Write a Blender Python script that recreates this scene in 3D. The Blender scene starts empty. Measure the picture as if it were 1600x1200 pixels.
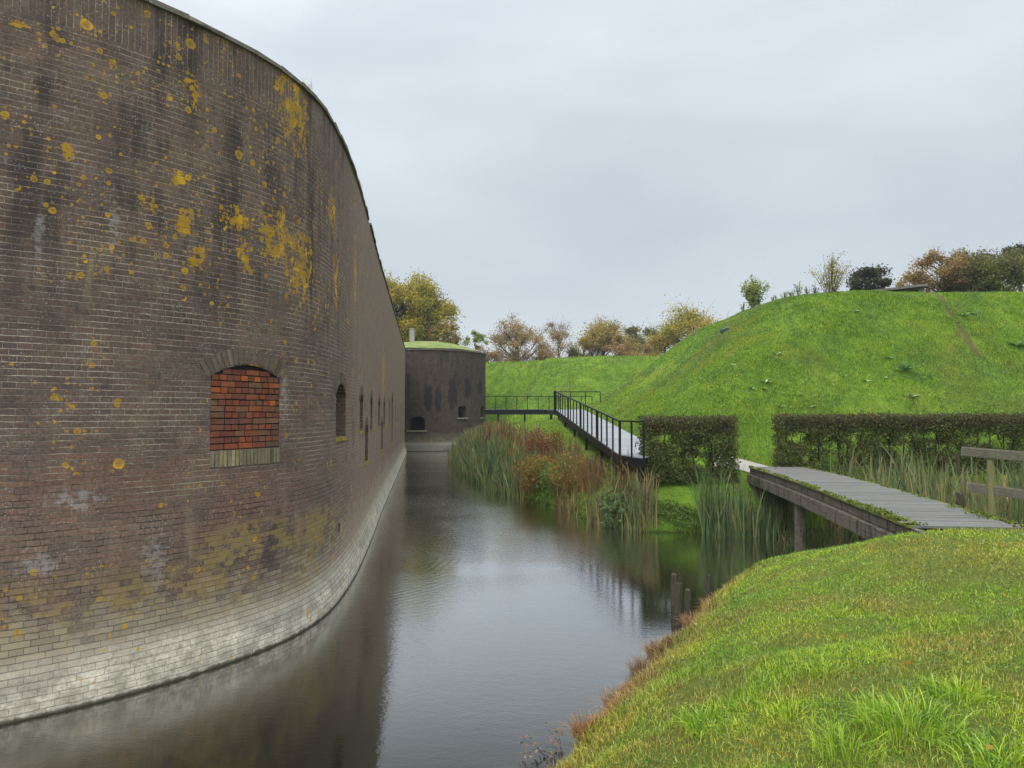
import bpy, bmesh, math, random
import numpy as np
from mathutils import Vector, Matrix
PI = math.pi
rng = np.random.default_rng(7)
random.seed(7)
sc = bpy.context.scene
COL = sc.collection
# ------------------------------------------------------------------ camera
EYE = 3.2; PITCH = math.radians(2.3); FPX = 1109.0
cd = bpy.data.cameras.new('camera'); cam = bpy.data.objects.new('camera', cd); COL.objects.link(cam)
cam.location = (0, 0, EYE); cam.rotation_euler = (PI / 2 + PITCH, 0, 0)
cd.sensor_width = 36; cd.lens = 36 * FPX / 1600; cd.clip_start = .05; cd.clip_end = 3000
sc.camera = cam
# ------------------------------------------------------------------ overcast sky
w = bpy.data.worlds.new('World'); sc.world = w; w.use_nodes = True
wt = w.node_tree; wt.nodes.clear()
SUN_EL, SUN_AZ = math.radians(52), math.radians(205)
def wn(t, **k):
    n = wt.nodes.new(t)
    for a, b in k.items(): setattr(n, a, b)
    return n
out = wn('ShaderNodeOutputWorld')
sky = wn('ShaderNodeTexSky', sky_type='NISHITA', sun_disc=False, sun_elevation=SUN_EL, sun_rotation=SUN_AZ)
bg1 = wn('ShaderNodeBackground'); bg1.inputs[1].default_value = .06
wt.links.new(sky.outputs[0], bg1.inputs[0])
geo = wn('ShaderNodeNewGeometry'); sep = wn('ShaderNodeSeparateXYZ'); tc = wn('ShaderNodeTexCoord')
wt.links.new(tc.outputs['Generated'], sep.inputs[0])
mp = wn('ShaderNodeMapping'); mp.inputs['Scale'].default_value = (1, 1, 2.6)
wt.links.new(tc.outputs['Generated'], mp.inputs[0])
nz = wn('ShaderNodeTexNoise'); nz.inputs['Scale'].default_value = 3.1; nz.inputs['Detail'].default_value = 6; nz.inputs['Roughness'].default_value = .45
wt.links.new(mp.outputs[0], nz.inputs[0])
ad = wn('ShaderNodeMath', operation='MULTIPLY_ADD'); ad.inputs[1].default_value = .20; wt.links.new(nz.outputs[0], ad.inputs[0]); wt.links.new(sep.outputs[2], ad.inputs[2])
sx = wn('ShaderNodeMath', operation='MULTIPLY_ADD'); sx.inputs[1].default_value = -.10; wt.links.new(sep.outputs[0], sx.inputs[0]); wt.links.new(ad.outputs[0], sx.inputs[2])
rp = wn('ShaderNodeValToRGB'); wt.links.new(sx.outputs[0], rp.inputs[0])
cr = rp.color_ramp
cr.elements[0].position = .03; cr.elements[0].color = (.56, .60, .61, 1)
cr.elements[1].position = 1; cr.elements[1].color = (2.0, 2.05, 2.15, 1)
for p, c in ((.16, (.49, .54, .58, 1)), (.30, (.43, .485, .54, 1)), (.42, (.50, .56, .61, 1)), (.60, (.62, .68, .74, 1)), (.78, (1.35, 1.4, 1.48, 1))):
    e = cr.elements.new(p); e.color = c
nz2 = wn('ShaderNodeTexNoise'); nz2.inputs['Scale'].default_value = 1.7; nz2.inputs['Detail'].default_value = 5; nz2.inputs['Distortion'].default_value = .6
wt.links.new(mp.outputs[0], nz2.inputs[0]); r2_ = wn('ShaderNodeValToRGB'); wt.links.new(nz2.outputs[0], r2_.inputs[0])
r2_.color_ramp.elements[0].position = .35; r2_.color_ramp.elements[0].color = (.95, .95, .955, 1); r2_.color_ramp.elements[1].position = .65; r2_.color_ramp.elements[1].color = (1.13, 1.11, 1.085, 1)
mm_ = wn('ShaderNodeMix', data_type='RGBA', blend_type='MULTIPLY'); mm_.inputs[0].default_value = 1; wt.links.new(rp.outputs[0], mm_.inputs[6]); wt.links.new(r2_.outputs[0], mm_.inputs[7])
bg2 = wn('ShaderNodeBackground'); wt.links.new(mm_.outputs[2], bg2.inputs[0]); bg2.inputs[1].default_value = 1.0
mx = wn('ShaderNodeMixShader'); mx.inputs[0].default_value = .88
wt.links.new(bg1.outputs[0], mx.inputs[1]); wt.links.new(bg2.outputs[0], mx.inputs[2]); wt.links.new(mx.outputs[0], out.inputs[0])
# ------------------------------------------------------------------ weak hazy sun
sd = bpy.data.lights.new('sun', 'SUN'); so = bpy.data.objects.new('sun', sd); COL.objects.link(so)
sd.energy = 1.5; sd.angle = math.radians(35); sd.color = (1, .97, .9)
so.rotation_euler = (PI / 2 - SUN_EL, 0, PI - SUN_AZ); so.location = (0, 0, 40)
sc.view_settings.view_transform = 'Standard'; sc.view_settings.look = 'None'
sc.view_settings.exposure = .42; sc.view_settings.gamma = 1
sc.cycles.max_bounces = 5; sc.cycles.transparent_max_bounces = 4; sc.cycles.volume_bounces = 0
sc.cycles.use_denoising = True; sc.cycles.denoising_input_passes = 'RGB_ALBEDO_NORMAL'; sc.cycles.denoising_prefilter = 'NONE'; sc.cycles.denoising_quality = 'HIGH'

# ================================================================== helpers
def ray(x, y):
    a = (x - 800) / FPX; b = (600 - y) / FPX
    return a, math.cos(PITCH) - b * math.sin(PITCH), math.sin(PITCH) + b * math.cos(PITCH)
def atz(x, y, z):
    dx, dy, dz = ray(x, y); t = (z - EYE) / dz; return dx * t, dy * t
def atd(x, y, D):
    dx, dy, dz = ray(x, y); t = D / dy; return dx * t, D, EYE + dz * t

def link(o, parent=None):
    COL.objects.link(o)
    if parent is not None: o.parent = parent
    return o
def tag(o, label=None, cat=None, group=None, kind=None):
    if label: o['label'] = label
    if cat: o['category'] = cat
    if group: o['group'] = group
    if kind: o['kind'] = kind
    return o
def thing(name, label, cat, loc=(0, 0, 0), rz=0, group=None):
    o = bpy.data.objects.new(name, None); link(o); o.location = loc; o.rotation_euler = (0, 0, rz); o.empty_display_size = .3
    return tag(o, label, cat, group)
def np_mesh(name, V, faces, mat, parent=None, smooth=False, attrs=None, uv=None):
    """V (N,3); faces: list of (M,k) arrays"""
    me = bpy.data.meshes.new(name)
    V = np.asarray(V, np.float32)
    me.vertices.add(len(V)); me.vertices.foreach_set('co', V.ravel())
    li = np.concatenate([np.asarray(f, np.int32).ravel() for f in faces])
    cnt = np.concatenate([np.full(len(f), f.shape[1], np.int32) for f in faces])
    st = np.concatenate([[0], np.cumsum(cnt)[:-1]]).astype(np.int32)
    me.loops.add(len(li)); me.loops.foreach_set('vertex_index', li)
    me.polygons.add(len(cnt)); me.polygons.foreach_set('loop_start', st)
    if smooth: me.polygons.foreach_set('use_smooth', np.ones(len(cnt), bool))
    me.update(calc_edges=True)
    if uv is not None:
        l = me.uv_layers.new(name='UVMap'); l.data.foreach_set('uv', np.asarray(uv, np.float32)[li].ravel())
    for k, a in (attrs or {}).items():
        at = me.attributes.new(k, 'FLOAT', 'POINT'); at.data.foreach_set('value', np.asarray(a, np.float32))
    if mat: me.materials.append(mat)
    return link(bpy.data.objects.new(name, me), parent)

class MB:
    def __init__(s): s.v = []; s.f = []
    def box(s, c, d, rz=0, ry=0, rx=0, jit=0):
        R = Matrix.Rotation(rz, 3, 'Z') @ Matrix.Rotation(ry, 3, 'Y') @ Matrix.Rotation(rx, 3, 'X')
        n = len(s.v)
        for x in (-1, 1):
            for y in (-1, 1):
                for z in (-1, 1):
                    p = R @ Vector((x * d[0] / 2, y * d[1] / 2, z * d[2] / 2)) + Vector(c)
                    if jit: p += Vector([random.uniform(-jit, jit) for _ in range(3)])
                    s.v.append(tuple(p))
        for q in ((0, 1, 3, 2), (4, 6, 7, 5), (0, 4, 5, 1), (2, 3, 7, 6), (0, 2, 6, 4), (1, 5, 7, 3)): s.f.append([n + i for i in q])
    def beam(s, a, b, wd, ht):
        """box along a->b, ht measured vertically"""
        a = Vector(a); b = Vector(b); d = (b - a); L = d.length; d.normalize()
        side = d.cross(Vector((0, 0, 1))); side = side.normalized() if side.length > 1e-4 else Vector((1, 0, 0))
        up = side.cross(d).normalized(); n = len(s.v)
        for e in (a, b):
            for i, j in ((-1, -1), (1, -1), (1, 1), (-1, 1)): s.v.append(tuple(e + side * wd / 2 * i + up * ht / 2 * j))
        s.f += [[n + 3, n + 2, n + 1, n], [n + 4, n + 5, n + 6, n + 7]] + [[n + i, n + (i + 1) % 4, n + 4 + (i + 1) % 4, n + 4 + i] for i in range(4)]
    def tube(s, pts, rads, k=6, cap=True):
        pts = [Vector(p) for p in pts]; n0 = len(s.v)
        for i, p in enumerate(pts):
            d = (pts[min(i + 1, len(pts) - 1)] - pts[max(i - 1, 0)]).normalized()
            a = d.orthogonal().normalized() if abs(d.z) < .9 else d.cross(Vector((0, 1, 0))).normalized(); b = d.cross(a)
            for j in range(k):
                t = 2 * PI * j / k; s.v.append(tuple(p + (a * math.cos(t) + b * math.sin(t)) * rads[i]))
        for i in range(len(pts) - 1):
            for j in range(k):
                s.f.append([n0 + i * k + j, n0 + i * k + (j + 1) % k, n0 + (i + 1) * k + (j + 1) % k, n0 + (i + 1) * k + j])
        if cap: s.f.append([n0 + (len(pts) - 1) * k + j for j in range(k)]); s.f.append([n0 + j for j in reversed(range(k))])
    def build(s, name, mat, parent=None, smooth=False, bevel=0):
        me = bpy.data.meshes.new(name); me.from_pydata(s.v, [], s.f); me.update()
        bm = bmesh.new(); bm.from_mesh(me); bmesh.ops.recalc_face_normals(bm, faces=bm.faces[:])
        if bevel: bmesh.ops.bevel(bm, geom=bm.edges[:], offset=bevel, segments=1, affect='EDGES')
        bm.to_mesh(me); bm.free()
        if smooth: me.polygons.foreach_set('use_smooth', [True] * len(me.polygons))
        me.materials.append(mat)
        return link(bpy.data.objects.new(name, me), parent)

# ------------------------------------------------------------------ material helpers
class NT:
    def __init__(s, name):
        s.mat = bpy.data.materials.new(name); s.mat.use_nodes = True; s.t = s.mat.node_tree; s.t.nodes.clear()
        s.out = s.t.nodes.new('ShaderNodeOutputMaterial')
    def n(s, ty, ins=None, **k):
        n = s.t.nodes.new(ty)
        for a, b in k.items(): setattr(n, a, b)
        for a, b in (ins or {}).items(): s.put(n.inputs[a], b)
        return n
    def put(s, sock, v):
        if isinstance(v, bpy.types.NodeSocket): s.t.links.new(v, sock)
        elif v is not None:
            if sock.type == 'RGBA' and not isinstance(v, (int, float)) and len(v) == 3: v = (*v, 1)
            sock.default_value = v
    def m(s, op, a, b=None, c=None, clamp=False):
        n = s.n('ShaderNodeMath', operation=op, use_clamp=clamp)
        for i, v in enumerate((a, b, c)):
            if v is not None: s.put(n.inputs[i], v)
        return n.outputs[0]
    def mix(s, f, a, b, mode='MIX'):
        n = s.n('ShaderNodeMix', data_type='RGBA', blend_type=mode); s.put(n.inputs[0], f); s.put(n.inputs[6], a); s.put(n.inputs[7], b); return n.outputs[2]
    def fmix(s, f, a, b):
        n = s.n('ShaderNodeMix', data_type='FLOAT'); s.put(n.inputs[0], f); s.put(n.inputs[2], a); s.put(n.inputs[3], b); return n.outputs[0]
    def noise(s, vec, scale, detail=3, rough=.5, dist=0, dim='3D'):
        return s.n('ShaderNodeTexNoise', {'Vector': vec, 'Scale': scale, 'Detail': detail, 'Roughness': rough, 'Distortion': dist}, noise_dimensions=dim).outputs[0]
    def ramp(s, f, stops, interp='LINEAR'):
        n = s.n('ShaderNodeValToRGB', {0: f}); r = n.color_ramp; r.interpolation = interp
        while len(r.elements) > 1: r.elements.remove(r.elements[-1])
        for i, (p, c) in enumerate(stops):
            e = r.elements[0] if i == 0 else r.elements.new(p)
            e.position = p; e.color = (*c, 1) if not isinstance(c, (int, float)) else (c, c, c, 1)
        return n.outputs[0]
    def sstep(s, x, lo, hi):
        n = s.n('ShaderNodeMapRange', {0: x, 1: lo, 2: hi, 3: 0, 4: 1}, interpolation_type='SMOOTHSTEP', clamp=True); return n.outputs[0]
    def scale(s, vec, sc_):
        return s.n('ShaderNodeMapping', {0: vec, 3: sc_}).outputs[0]
    def comb(s, x, y, z=0.):
        return s.n('ShaderNodeCombineXYZ', {0: x, 1: y, 2: z}).outputs[0]
    def bsdf(s, col, rough=.8, normal=None, spec=.3, **k):
        b = s.n('ShaderNodeBsdfPrincipled'); s.put(b.inputs['Base Color'], col); s.put(b.inputs['Roughness'], rough)
        b.inputs['Specular IOR Level'].default_value = spec
        if normal is not None: s.put(b.inputs['Normal'], normal)
        for a, v in k.items(): s.put(b.inputs[a], v)
        s.t.links.new(b.outputs[0], s.out.inputs[0]); return b
    def bump(s, h, strength=.5, dist=.01, nrm=None):
        n = s.n('ShaderNodeBump', {'Strength': strength, 'Distance': dist, 'Height': h}); 
        if nrm is not None: s.put(n.inputs['Normal'], nrm)
        return n.outputs[0]
    def obj(s): return s.n('ShaderNodeTexCoord').outputs['Object']
    def pos(s): return s.n('ShaderNodeNewGeometry').outputs['Position']
    def rnd(s): return s.n('ShaderNodeNewGeometry').outputs['Random Per Island']
    def attr(s, name): return s.n('ShaderNodeAttribute', attribute_name=name).outputs['Fac']

def blob(N, u, v, blobs, hard=False):
    """max over ellipses of 1-d^2, as a 0..1 field in wall coordinates"""
    r = None
    for (u0, v0, ru, rv) in blobs:
        a = N.m('POWER', N.m('MULTIPLY', N.m('SUBTRACT', u, u0), 1 / ru), 2)
        b = N.m('POWER', N.m('MULTIPLY', N.m('SUBTRACT', v, v0), 1 / rv), 2)
        d = N.m('SUBTRACT', 1, N.m('ADD', a, b))
        r = d if r is None else N.m('MAXIMUM', r, d)
    return r

def brick_core(N, u, v, soldier_from=None, bw=.262, bh=.0705):
    uv = N.comb(u, v)
    du = N.m('MULTIPLY', N.m('SUBTRACT', N.noise(uv, 9, 2), .5), .010)
    dv = N.m('MULTIPLY', N.m('SUBTRACT', N.noise(N.comb(v, u, 3.), 6, 2), .5), .014)
    u1 = N.m('ADD', u, du); v1 = N.m('ADD', v, dv)
    if soldier_from is not None:
        st = N.m('GREATER_THAN', v, soldier_from)
        ua = N.fmix(st, u1, v1); va = N.fmix(st, v1, u1)
    else: ua, va = u1, v1
    r = N.m('FLOOR', N.m('DIVIDE', va, bh)); odd = N.m('FLOORED_MODULO', r, 2)
    if soldier_from is not None: odd = N.m('MULTIPLY', odd, N.m('SUBTRACT', 1, st))
    wd = N.m('SUBTRACT', bw, N.m('MULTIPLY', odd, bw / 2))
    jig = N.m('MULTIPLY', N.n('ShaderNodeTexWhiteNoise', {'W': r}, noise_dimensions='1D').outputs[0], .03)
    off = N.m('ADD', N.m('MULTIPLY', odd, bw / 4), N.m('MULTIPLY', N.m('FLOORED_MODULO', N.m('FLOOR', N.m('DIVIDE', r, 2)), 2), bw / 2))
    uo = N.m('DIVIDE', N.m('ADD', N.m('ADD', ua, jig), off), wd)
    c = N.m('FLOOR', uo); fu = N.m('FRACT', uo); fv = N.m('FRACT', N.m('DIVIDE', va, bh))
    eu = N.m('MULTIPLY', N.m('MINIMUM', fu, N.m('SUBTRACT', 1, fu)), wd)
    ev = N.m('MULTIPLY', N.m('MINIMUM', fv, N.m('SUBTRACT', 1, fv)), bh)
    e = N.m('MINIMUM', N.m('ADD', eu, .0012), N.m('SUBTRACT', ev, .0012))
    e = N.m('ADD', e, N.m('MULTIPLY', N.m('SUBTRACT', N.noise(uv, 60, 2), .5), .006))
    brick = N.sstep(e, .0018, .0050)
    wn_ = N.n('ShaderNodeTexWhiteNoise', {'Vector': N.comb(c, r)}, noise_dimensions='2D')
    sp = N.n('ShaderNodeSeparateColor', {0: wn_.outputs[1]})
    return uv, brick, sp.outputs[0], sp.outputs[1], e

def wall_mat(name, lichen, spots, pale, soot, redz, ochre, white=True, height=8.2, dark=1., tower=False, bend=None):
    N = NT(name)
    tx = N.n('ShaderNodeUVMap').outputs[0]; s_ = N.n('ShaderNodeSeparateXYZ', {0: tx}); u, v = s_.outputs[0], s_.outputs[1]
    uv, brick, r1, r2, e = brick_core(N, u, v, soldier_from=height - .68)
    k = dark
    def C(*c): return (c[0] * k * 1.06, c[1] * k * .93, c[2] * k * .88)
    base = N.ramp(r1, [(0, C(.060, .052, .050)), (.12, C(.105, .080, .068)), (.3, C(.135, .100, .084)), (.5, C(.115, .088, .078)),
                       (.65, C(.165, .125, .100)), (.8, C(.140, .128, .118)), (.92, C(.075, .070, .074)), (1, C(.20, .125, .095))], 'LINEAR')
    # weather zones
    big = N.noise(uv, .55, 4, .55); mid = N.noise(uv, 2.2, 4, .6); fine = N.noise(uv, 28, 4, .65)
    soft = N.ramp(N.noise(uv, 1.5, 6, .68), [(.32, C(.085, .078, .078)), (.44, C(.125, .105, .090)), (.54, C(.150, .125, .100)), (.66, C(.20, .165, .125))])
    base = N.mix(.55, base, soft)
    red = N.m('MULTIPLY', N.sstep(N.m('ADD', mid, N.m('MULTIPLY', r2, .35)), .58, .78), N.m('MULTIPLY', N.sstep(v, .9, 1.3), N.m('SUBTRACT', 1, N.sstep(v, 2.3, 3.4))))
    base = N.mix(N.m('MULTIPLY', red, .16), base, C(.19, .095, .068))
    if redz:
        rb = N.sstep(N.m('ADD', blob(N, u, v, redz), N.m('MULTIPLY', N.m('SUBTRACT', r2, .5), .9)), .1, .7)
        base = N.mix(N.m('MULTIPLY', rb, .20), base, C(.20, .085, .06))
    mort = N.mix(N.sstep(N.noise(uv, 1.7, 5, .7), .40, .62), (.45 * k, .39 * k, .305 * k), (.14 * k, .122 * k, .10 * k))
    base = N.mix(N.m('MULTIPLY', N.m('SUBTRACT', 1, N.sstep(v, 1.6, 3.6)), .35), base, N.mix(r2, C(.15, .125, .10), C(.27, .215, .165)))
    mort = N.mix(N.m('MULTIPLY', N.sstep(v, 5.2, 6.8), .4), mort, C(.18, .165, .14))
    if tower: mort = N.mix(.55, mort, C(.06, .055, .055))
    low = N.m('MULTIPLY', N.m('SUBTRACT', 1, N.sstep(N.m('ADD', v, N.m('MULTIPLY', N.m('SUBTRACT', big, .5), 2.)), 1.9, 2.4)), N.m('SUBTRACT', 1, N.m('MULTIPLY', N.sstep(mid, .45, .6), .5)))
    mort = N.mix(low, mort, C(.055, .048, .04))  # lower joints: eroded dark mortar, with the shadow inside them coloured in
    col = N.mix(brick, mort, base)
    col = N.mix(.55, col, N.ramp(fine, [(.25, .30), (.5, 1.05), (.8, 2.1)]), 'MULTIPLY')
    # black algae on the upper half, in vertical streaks
    st = N.noise(N.scale(uv, (2.2, .22, 1)), 1.3, 5, .65)
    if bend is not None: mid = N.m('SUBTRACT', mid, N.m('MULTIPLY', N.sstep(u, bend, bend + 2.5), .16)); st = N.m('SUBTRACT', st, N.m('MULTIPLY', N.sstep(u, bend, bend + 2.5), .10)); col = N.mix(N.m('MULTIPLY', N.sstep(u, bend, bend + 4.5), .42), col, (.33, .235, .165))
    sm = N.m('MULTIPLY', N.sstep(N.m('ADD', st, N.m('MULTIPLY', N.m('SUBTRACT', mid, .5), .5)), .44, .68), N.sstep(v, 3.2, 5.4))
    col = N.mix(N.m('MULTIPLY', sm, .80), col, N.mix(brick, C(.115, .11, .10), C(.036, .033, .036)))
    # dark patches lower
    dp = N.m('MULTIPLY', N.sstep(N.noise(uv, 1.1, 5, .62, .6), .56, .72), N.m('SUBTRACT', 1, N.sstep(v, 3.4, 4.4)))
    col = N.mix(N.m('MULTIPLY', dp, .62), col, C(.050, .050, .058))
    # pale green grey runs
    pg = N.sstep(N.noise(N.scale(uv, (2.4, .3, 1)), 1.1, 3, .55, .3), .60, .74)
    pg = N.m('MULTIPLY', pg, N.m('MULTIPLY', N.sstep(mid, .35, .6), .55))
    col = N.mix(pg, col, C(.30, .27, .18))
    pr = N.m('MULTIPLY', N.sstep(N.noise(N.scale(uv, (7., .16, 1)), 1.2, 4, .6), .60, .72), N.m('MULTIPLY', N.sstep(v, 3.6, 6.), N.sstep(fine, .35, .65)))
    col = N.mix(N.m('MULTIPLY', pr, .5), col, C(.36, .33, .27))
    if pale:
        pb = N.sstep(N.m('ADD', blob(N, u, v, pale), N.m('MULTIPLY', N.m('SUBTRACT', N.noise(uv, 11, 6, .75), .5), 5.5)), .45, 1.3)
        col = N.mix(N.m('MULTIPLY', pb, .42), col, (.42, .42, .42))
    # white lime specks
    sp1 = N.n('ShaderNodeTexVoronoi', {'Vector': uv, 'Scale': 9.}, voronoi_dimensions='2D')
    spk = N.m('MULTIPLY', N.m('LESS_THAN', sp1.outputs[0], .04), N.sstep(mid, .45, .55))
    sp2 = N.n('ShaderNodeTexVoronoi', {'Vector': uv, 'Scale': 32.}, voronoi_dimensions='2D'); sc2 = N.n('ShaderNodeSeparateColor', {0: sp2.outputs['Color']})
    spk2 = N.m('MULTIPLY', N.m('LESS_THAN', sp2.outputs[0], N.m('MULTIPLY', sc2.outputs[0], .26)), N.m('MULTIPLY', N.m('GREATER_THAN', sc2.outputs[1], .45), N.sstep(N.noise(uv, 2.6, 3, .6), .46, .60)))
    spk = N.m('MAXIMUM', spk, N.m('MULTIPLY', spk2, .8))
    col = N.mix(N.m('MULTIPLY', spk, .7), col, (.5, .49, .44))
    if soot:
        sb = N.sstep(N.m('ADD', blob(N, u, v, soot), N.m('MULTIPLY', N.m('SUBTRACT', N.noise(N.scale(uv, (3., 1., 1)), 1.6, 5, .65), .5), 3.4)), .0, .35)
        col = N.mix(N.m('MULTIPLY', sb, .82), col, (.022, .021, .024))
    # ochre belt above the white plinth
    bn = N.noise(uv, 1.0, 4, .6, .4)
    ob = N.m('MULTIPLY', N.sstep(v, .45, .75), N.m('SUBTRACT', 1, N.sstep(v, .95, 1.6)))
    if ochre: ob = N.m('MAXIMUM', ob, N.sstep(blob(N, u, v, ochre), 0, .8))
    om = N.m('MULTIPLY', ob, N.sstep(N.m('ADD', N.m('ADD', N.m('MULTIPLY', bn, .8), N.m('MULTIPLY', mid, .35)), N.m('ADD', N.m('MULTIPLY', N.m('SUBTRACT', r2, .5), .20), N.m('MULTIPLY', N.m('SUBTRACT', N.noise(uv, 9, 5, .75), .5), .9))), .55, .68))
    col = N.mix(N.m('MULTIPLY', om, .8), col, N.mix(fine, (.36, .26, .08), (.22, .18, .085)))
    bb = N.m('MULTIPLY', N.m('SUBTRACT', 1, N.sstep(N.m('ADD', v, N.m('ADD', N.m('MULTIPLY', N.m('SUBTRACT', mid, .5), 1.6), N.m('MULTIPLY', N.m('SUBTRACT', r1, .5), .25))), .75, 1.1)), .6)
    col = N.mix(bb, col, N.mix(brick, (.16, .145, .11), N.mix(r2, (.31, .27, .18), (.38, .34, .25))))
    if white:
        edge = N.m('ADD', v, N.m('MULTIPLY', N.m('ADD', N.m('SUBTRACT', bn, .5), N.m('MULTIPLY', N.m('SUBTRACT', fine, .5), .4)), .35))
        wm = N.m('SUBTRACT', 1, N.sstep(edge, .28, .74))
        wc = N.mix(N.sstep(N.noise(uv, 5, 5, .7), .35, .7), (.36, .34, .265), (.72, .675, .55))
        wc = N.mix(N.m('MULTIPLY', N.sstep(v, .30, .42), .45), wc, (.30, .29, .24))
        wc = N.mix(N.m('MULTIPLY', N.m('SUBTRACT', 1, brick), .5), wc, (.20, .19, .165))
        wc = N.mix(N.m('MULTIPLY', N.m('MULTIPLY', N.sstep(v, .16, .3), N.m('SUBTRACT', 1, N.sstep(v, .34, .5))), N.m('MULTIPLY', N.sstep(bn, .4, .6), .55)), wc, (.17, .165, .14))
        wc = N.mix(.6, wc, N.ramp(fine, [(.25, .4), (.5, 1.), (.8, 1.5)]), 'MULTIPLY')
        col = N.mix(N.m('MULTIPLY', wm, .93), col, wc)
    else:
        wm = N.m('SUBTRACT', 1, N.sstep(N.m('ADD', v, N.m('MULTIPLY', N.m('SUBTRACT', bn, .5), .5)), 1.3, 1.7))
        col = N.mix(N.m('MULTIPLY', wm, .6), col, (.13, .125, .095))
        wm2 = N.m('SUBTRACT', 1, N.sstep(N.m('ADD', v, N.m('MULTIPLY', N.m('SUBTRACT', bn, .5), .3)), .5, .7))
        col = N.mix(N.m('MULTIPLY', wm2, .6), col, (.26, .25, .21))
    gl = N.m('SUBTRACT', 1, N.sstep(N.m('ADD', v, N.m('MULTIPLY', N.m('SUBTRACT', N.noise(uv, 9, 5, .7), .5), .10)), .015, .06))
    col = N.mix(N.m('MULTIPLY', gl, .9), col, (.035, .035, .018))
    # orange lichen: rosettes and crusts
    if lichen:
        F = blob(N, u, v, lichen)
        wob = N.m('MULTIPLY', N.m('SUBTRACT', N.noise(uv, 22, 3, .6), .5), .9)
        crust = N.m('ADD', N.m('SUBTRACT', F, .26), N.m('ADD', N.m('MULTIPLY', wob, 2.4), N.m('MULTIPLY', N.m('SUBTRACT', N.noise(N.comb(N.m('MULTIPLY', u, 1.25), v), 5., 6, .75), .5), 6.0)))
        crust = N.sstep(crust, .46, .66)
        S = N.m('MAXIMUM', blob(N, u, v, spots), N.m('MULTIPLY', F, 1.0))
        lm = crust; 
        for sc_, rr in ((4.2, .30), (8., .36), (17., .40)):
            vo = N.n('ShaderNodeTexVoronoi', {'Vector': N.comb(N.m('ADD', u, N.m('MULTIPLY', wob, .02)), N.m('ADD', v, N.m('MULTIPLY', wob, .03))), 'Scale': sc_}, voronoi_dimensions='2D')
            cc = N.n('ShaderNodeSeparateColor', {0: vo.outputs['Color']})
            present = N.m('LESS_THAN', N.m('ADD', cc.outputs[0], N.m('MULTIPLY', N.m('SUBTRACT', N.noise(uv, 1.3, 3), .5), -2.2)), N.m('MULTIPLY', N.m('MULTIPLY', N.sstep(S, 0, .9), .36), N.sstep(v, 2.4, 3.4)))
            rad = N.m('MULTIPLY', N.m('POWER', cc.outputs[1], 2.), rr)
            ring = N.m('SUBTRACT', rad, vo.outputs[0])
            d = N.m('MULTIPLY', N.sstep(ring, 0, .03), present)
            hollow = N.m('MULTIPLY', N.sstep(ring, .10, .16), .5)
            lm = N.m('MAXIMUM', lm, N.m('MULTIPLY', d, N.m('SUBTRACT', 1, hollow)))
        lc = N.mix(N.noise(uv, 35, 3), (.60, .34, .015), (.30, .19, .025))
        lc = N.mix(N.sstep(N.noise(uv, 4, 2), .5, .65), lc, (.68, .40, .015))
        col = N.mix(N.m('MULTIPLY', N.m('MULTIPLY', lm, .9), N.m('ADD', .6, N.m('MULTIPLY', N.sstep(N.m('ADD', fine, N.m('MULTIPLY', brick, .2)), .42, .62), .4))), col, lc)
    hgt = N.m('ADD', N.m('MULTIPLY', brick, .6), N.m('ADD', N.m('MULTIPLY', fine, .5), N.m('MULTIPLY', r2, .35)))
    nb = N.bump(hgt, .8, .014)
    N.bsdf(col, .88, nb, .25)
    return N.mat

def simple_mat(name, cols, scale=6, rough=.8, bump=.3, stretch=(1, 1, 1), bd=.01, spec=.3, extra=None, metal=0):
    N = NT(name); o = N.scale(N.obj(), stretch)
    n1 = N.noise(o, scale, 5, .6, .3); n2 = N.noise(o, scale * 6, 4, .6)
    st = [(.3 + .4 * i / max(1, len(cols) - 1), c) for i, c in enumerate(cols)]
    c = N.ramp(n1, st); c = N.mix(.5, c, N.ramp(n2, [(.25, .55), (.5, 1.), (.8, 1.35)]), 'MULTIPLY')
    if extra: c = extra(N, o, c)
    N.bsdf(c, rough, N.bump(N.m('ADD', n2, n1), bump, bd), spec, Metallic=metal); return N.mat
def foliage_mat(name, cols, rough=.6, trans=.3, patch=1.2, patchcol=None):
    N = NT(name); r = N.rnd()
    st = [(i / max(1, len(cols) - 1), c) for i, c in enumerate(cols)]
    f = N.m('ADD', N.m('MULTIPLY', r, .55), N.m('MULTIPLY', N.sstep(N.noise(N.pos(), patch, 3), .3, .7), .45))
    c = N.ramp(f, st)
    b = N.n('ShaderNodeBsdfPrincipled'); N.put(b.inputs['Base Color'], c); b.inputs['Roughness'].default_value = rough; b.inputs['Specular IOR Level'].default_value = .25
    t = N.n('ShaderNodeBsdfTranslucent', {0: c}); x = N.n('ShaderNodeMixShader', {0: trans, 1: b.outputs[0], 2: t.outputs[0]})
    N.t.links.new(x.outputs[0], N.out.inputs[0]); return N.mat
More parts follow.
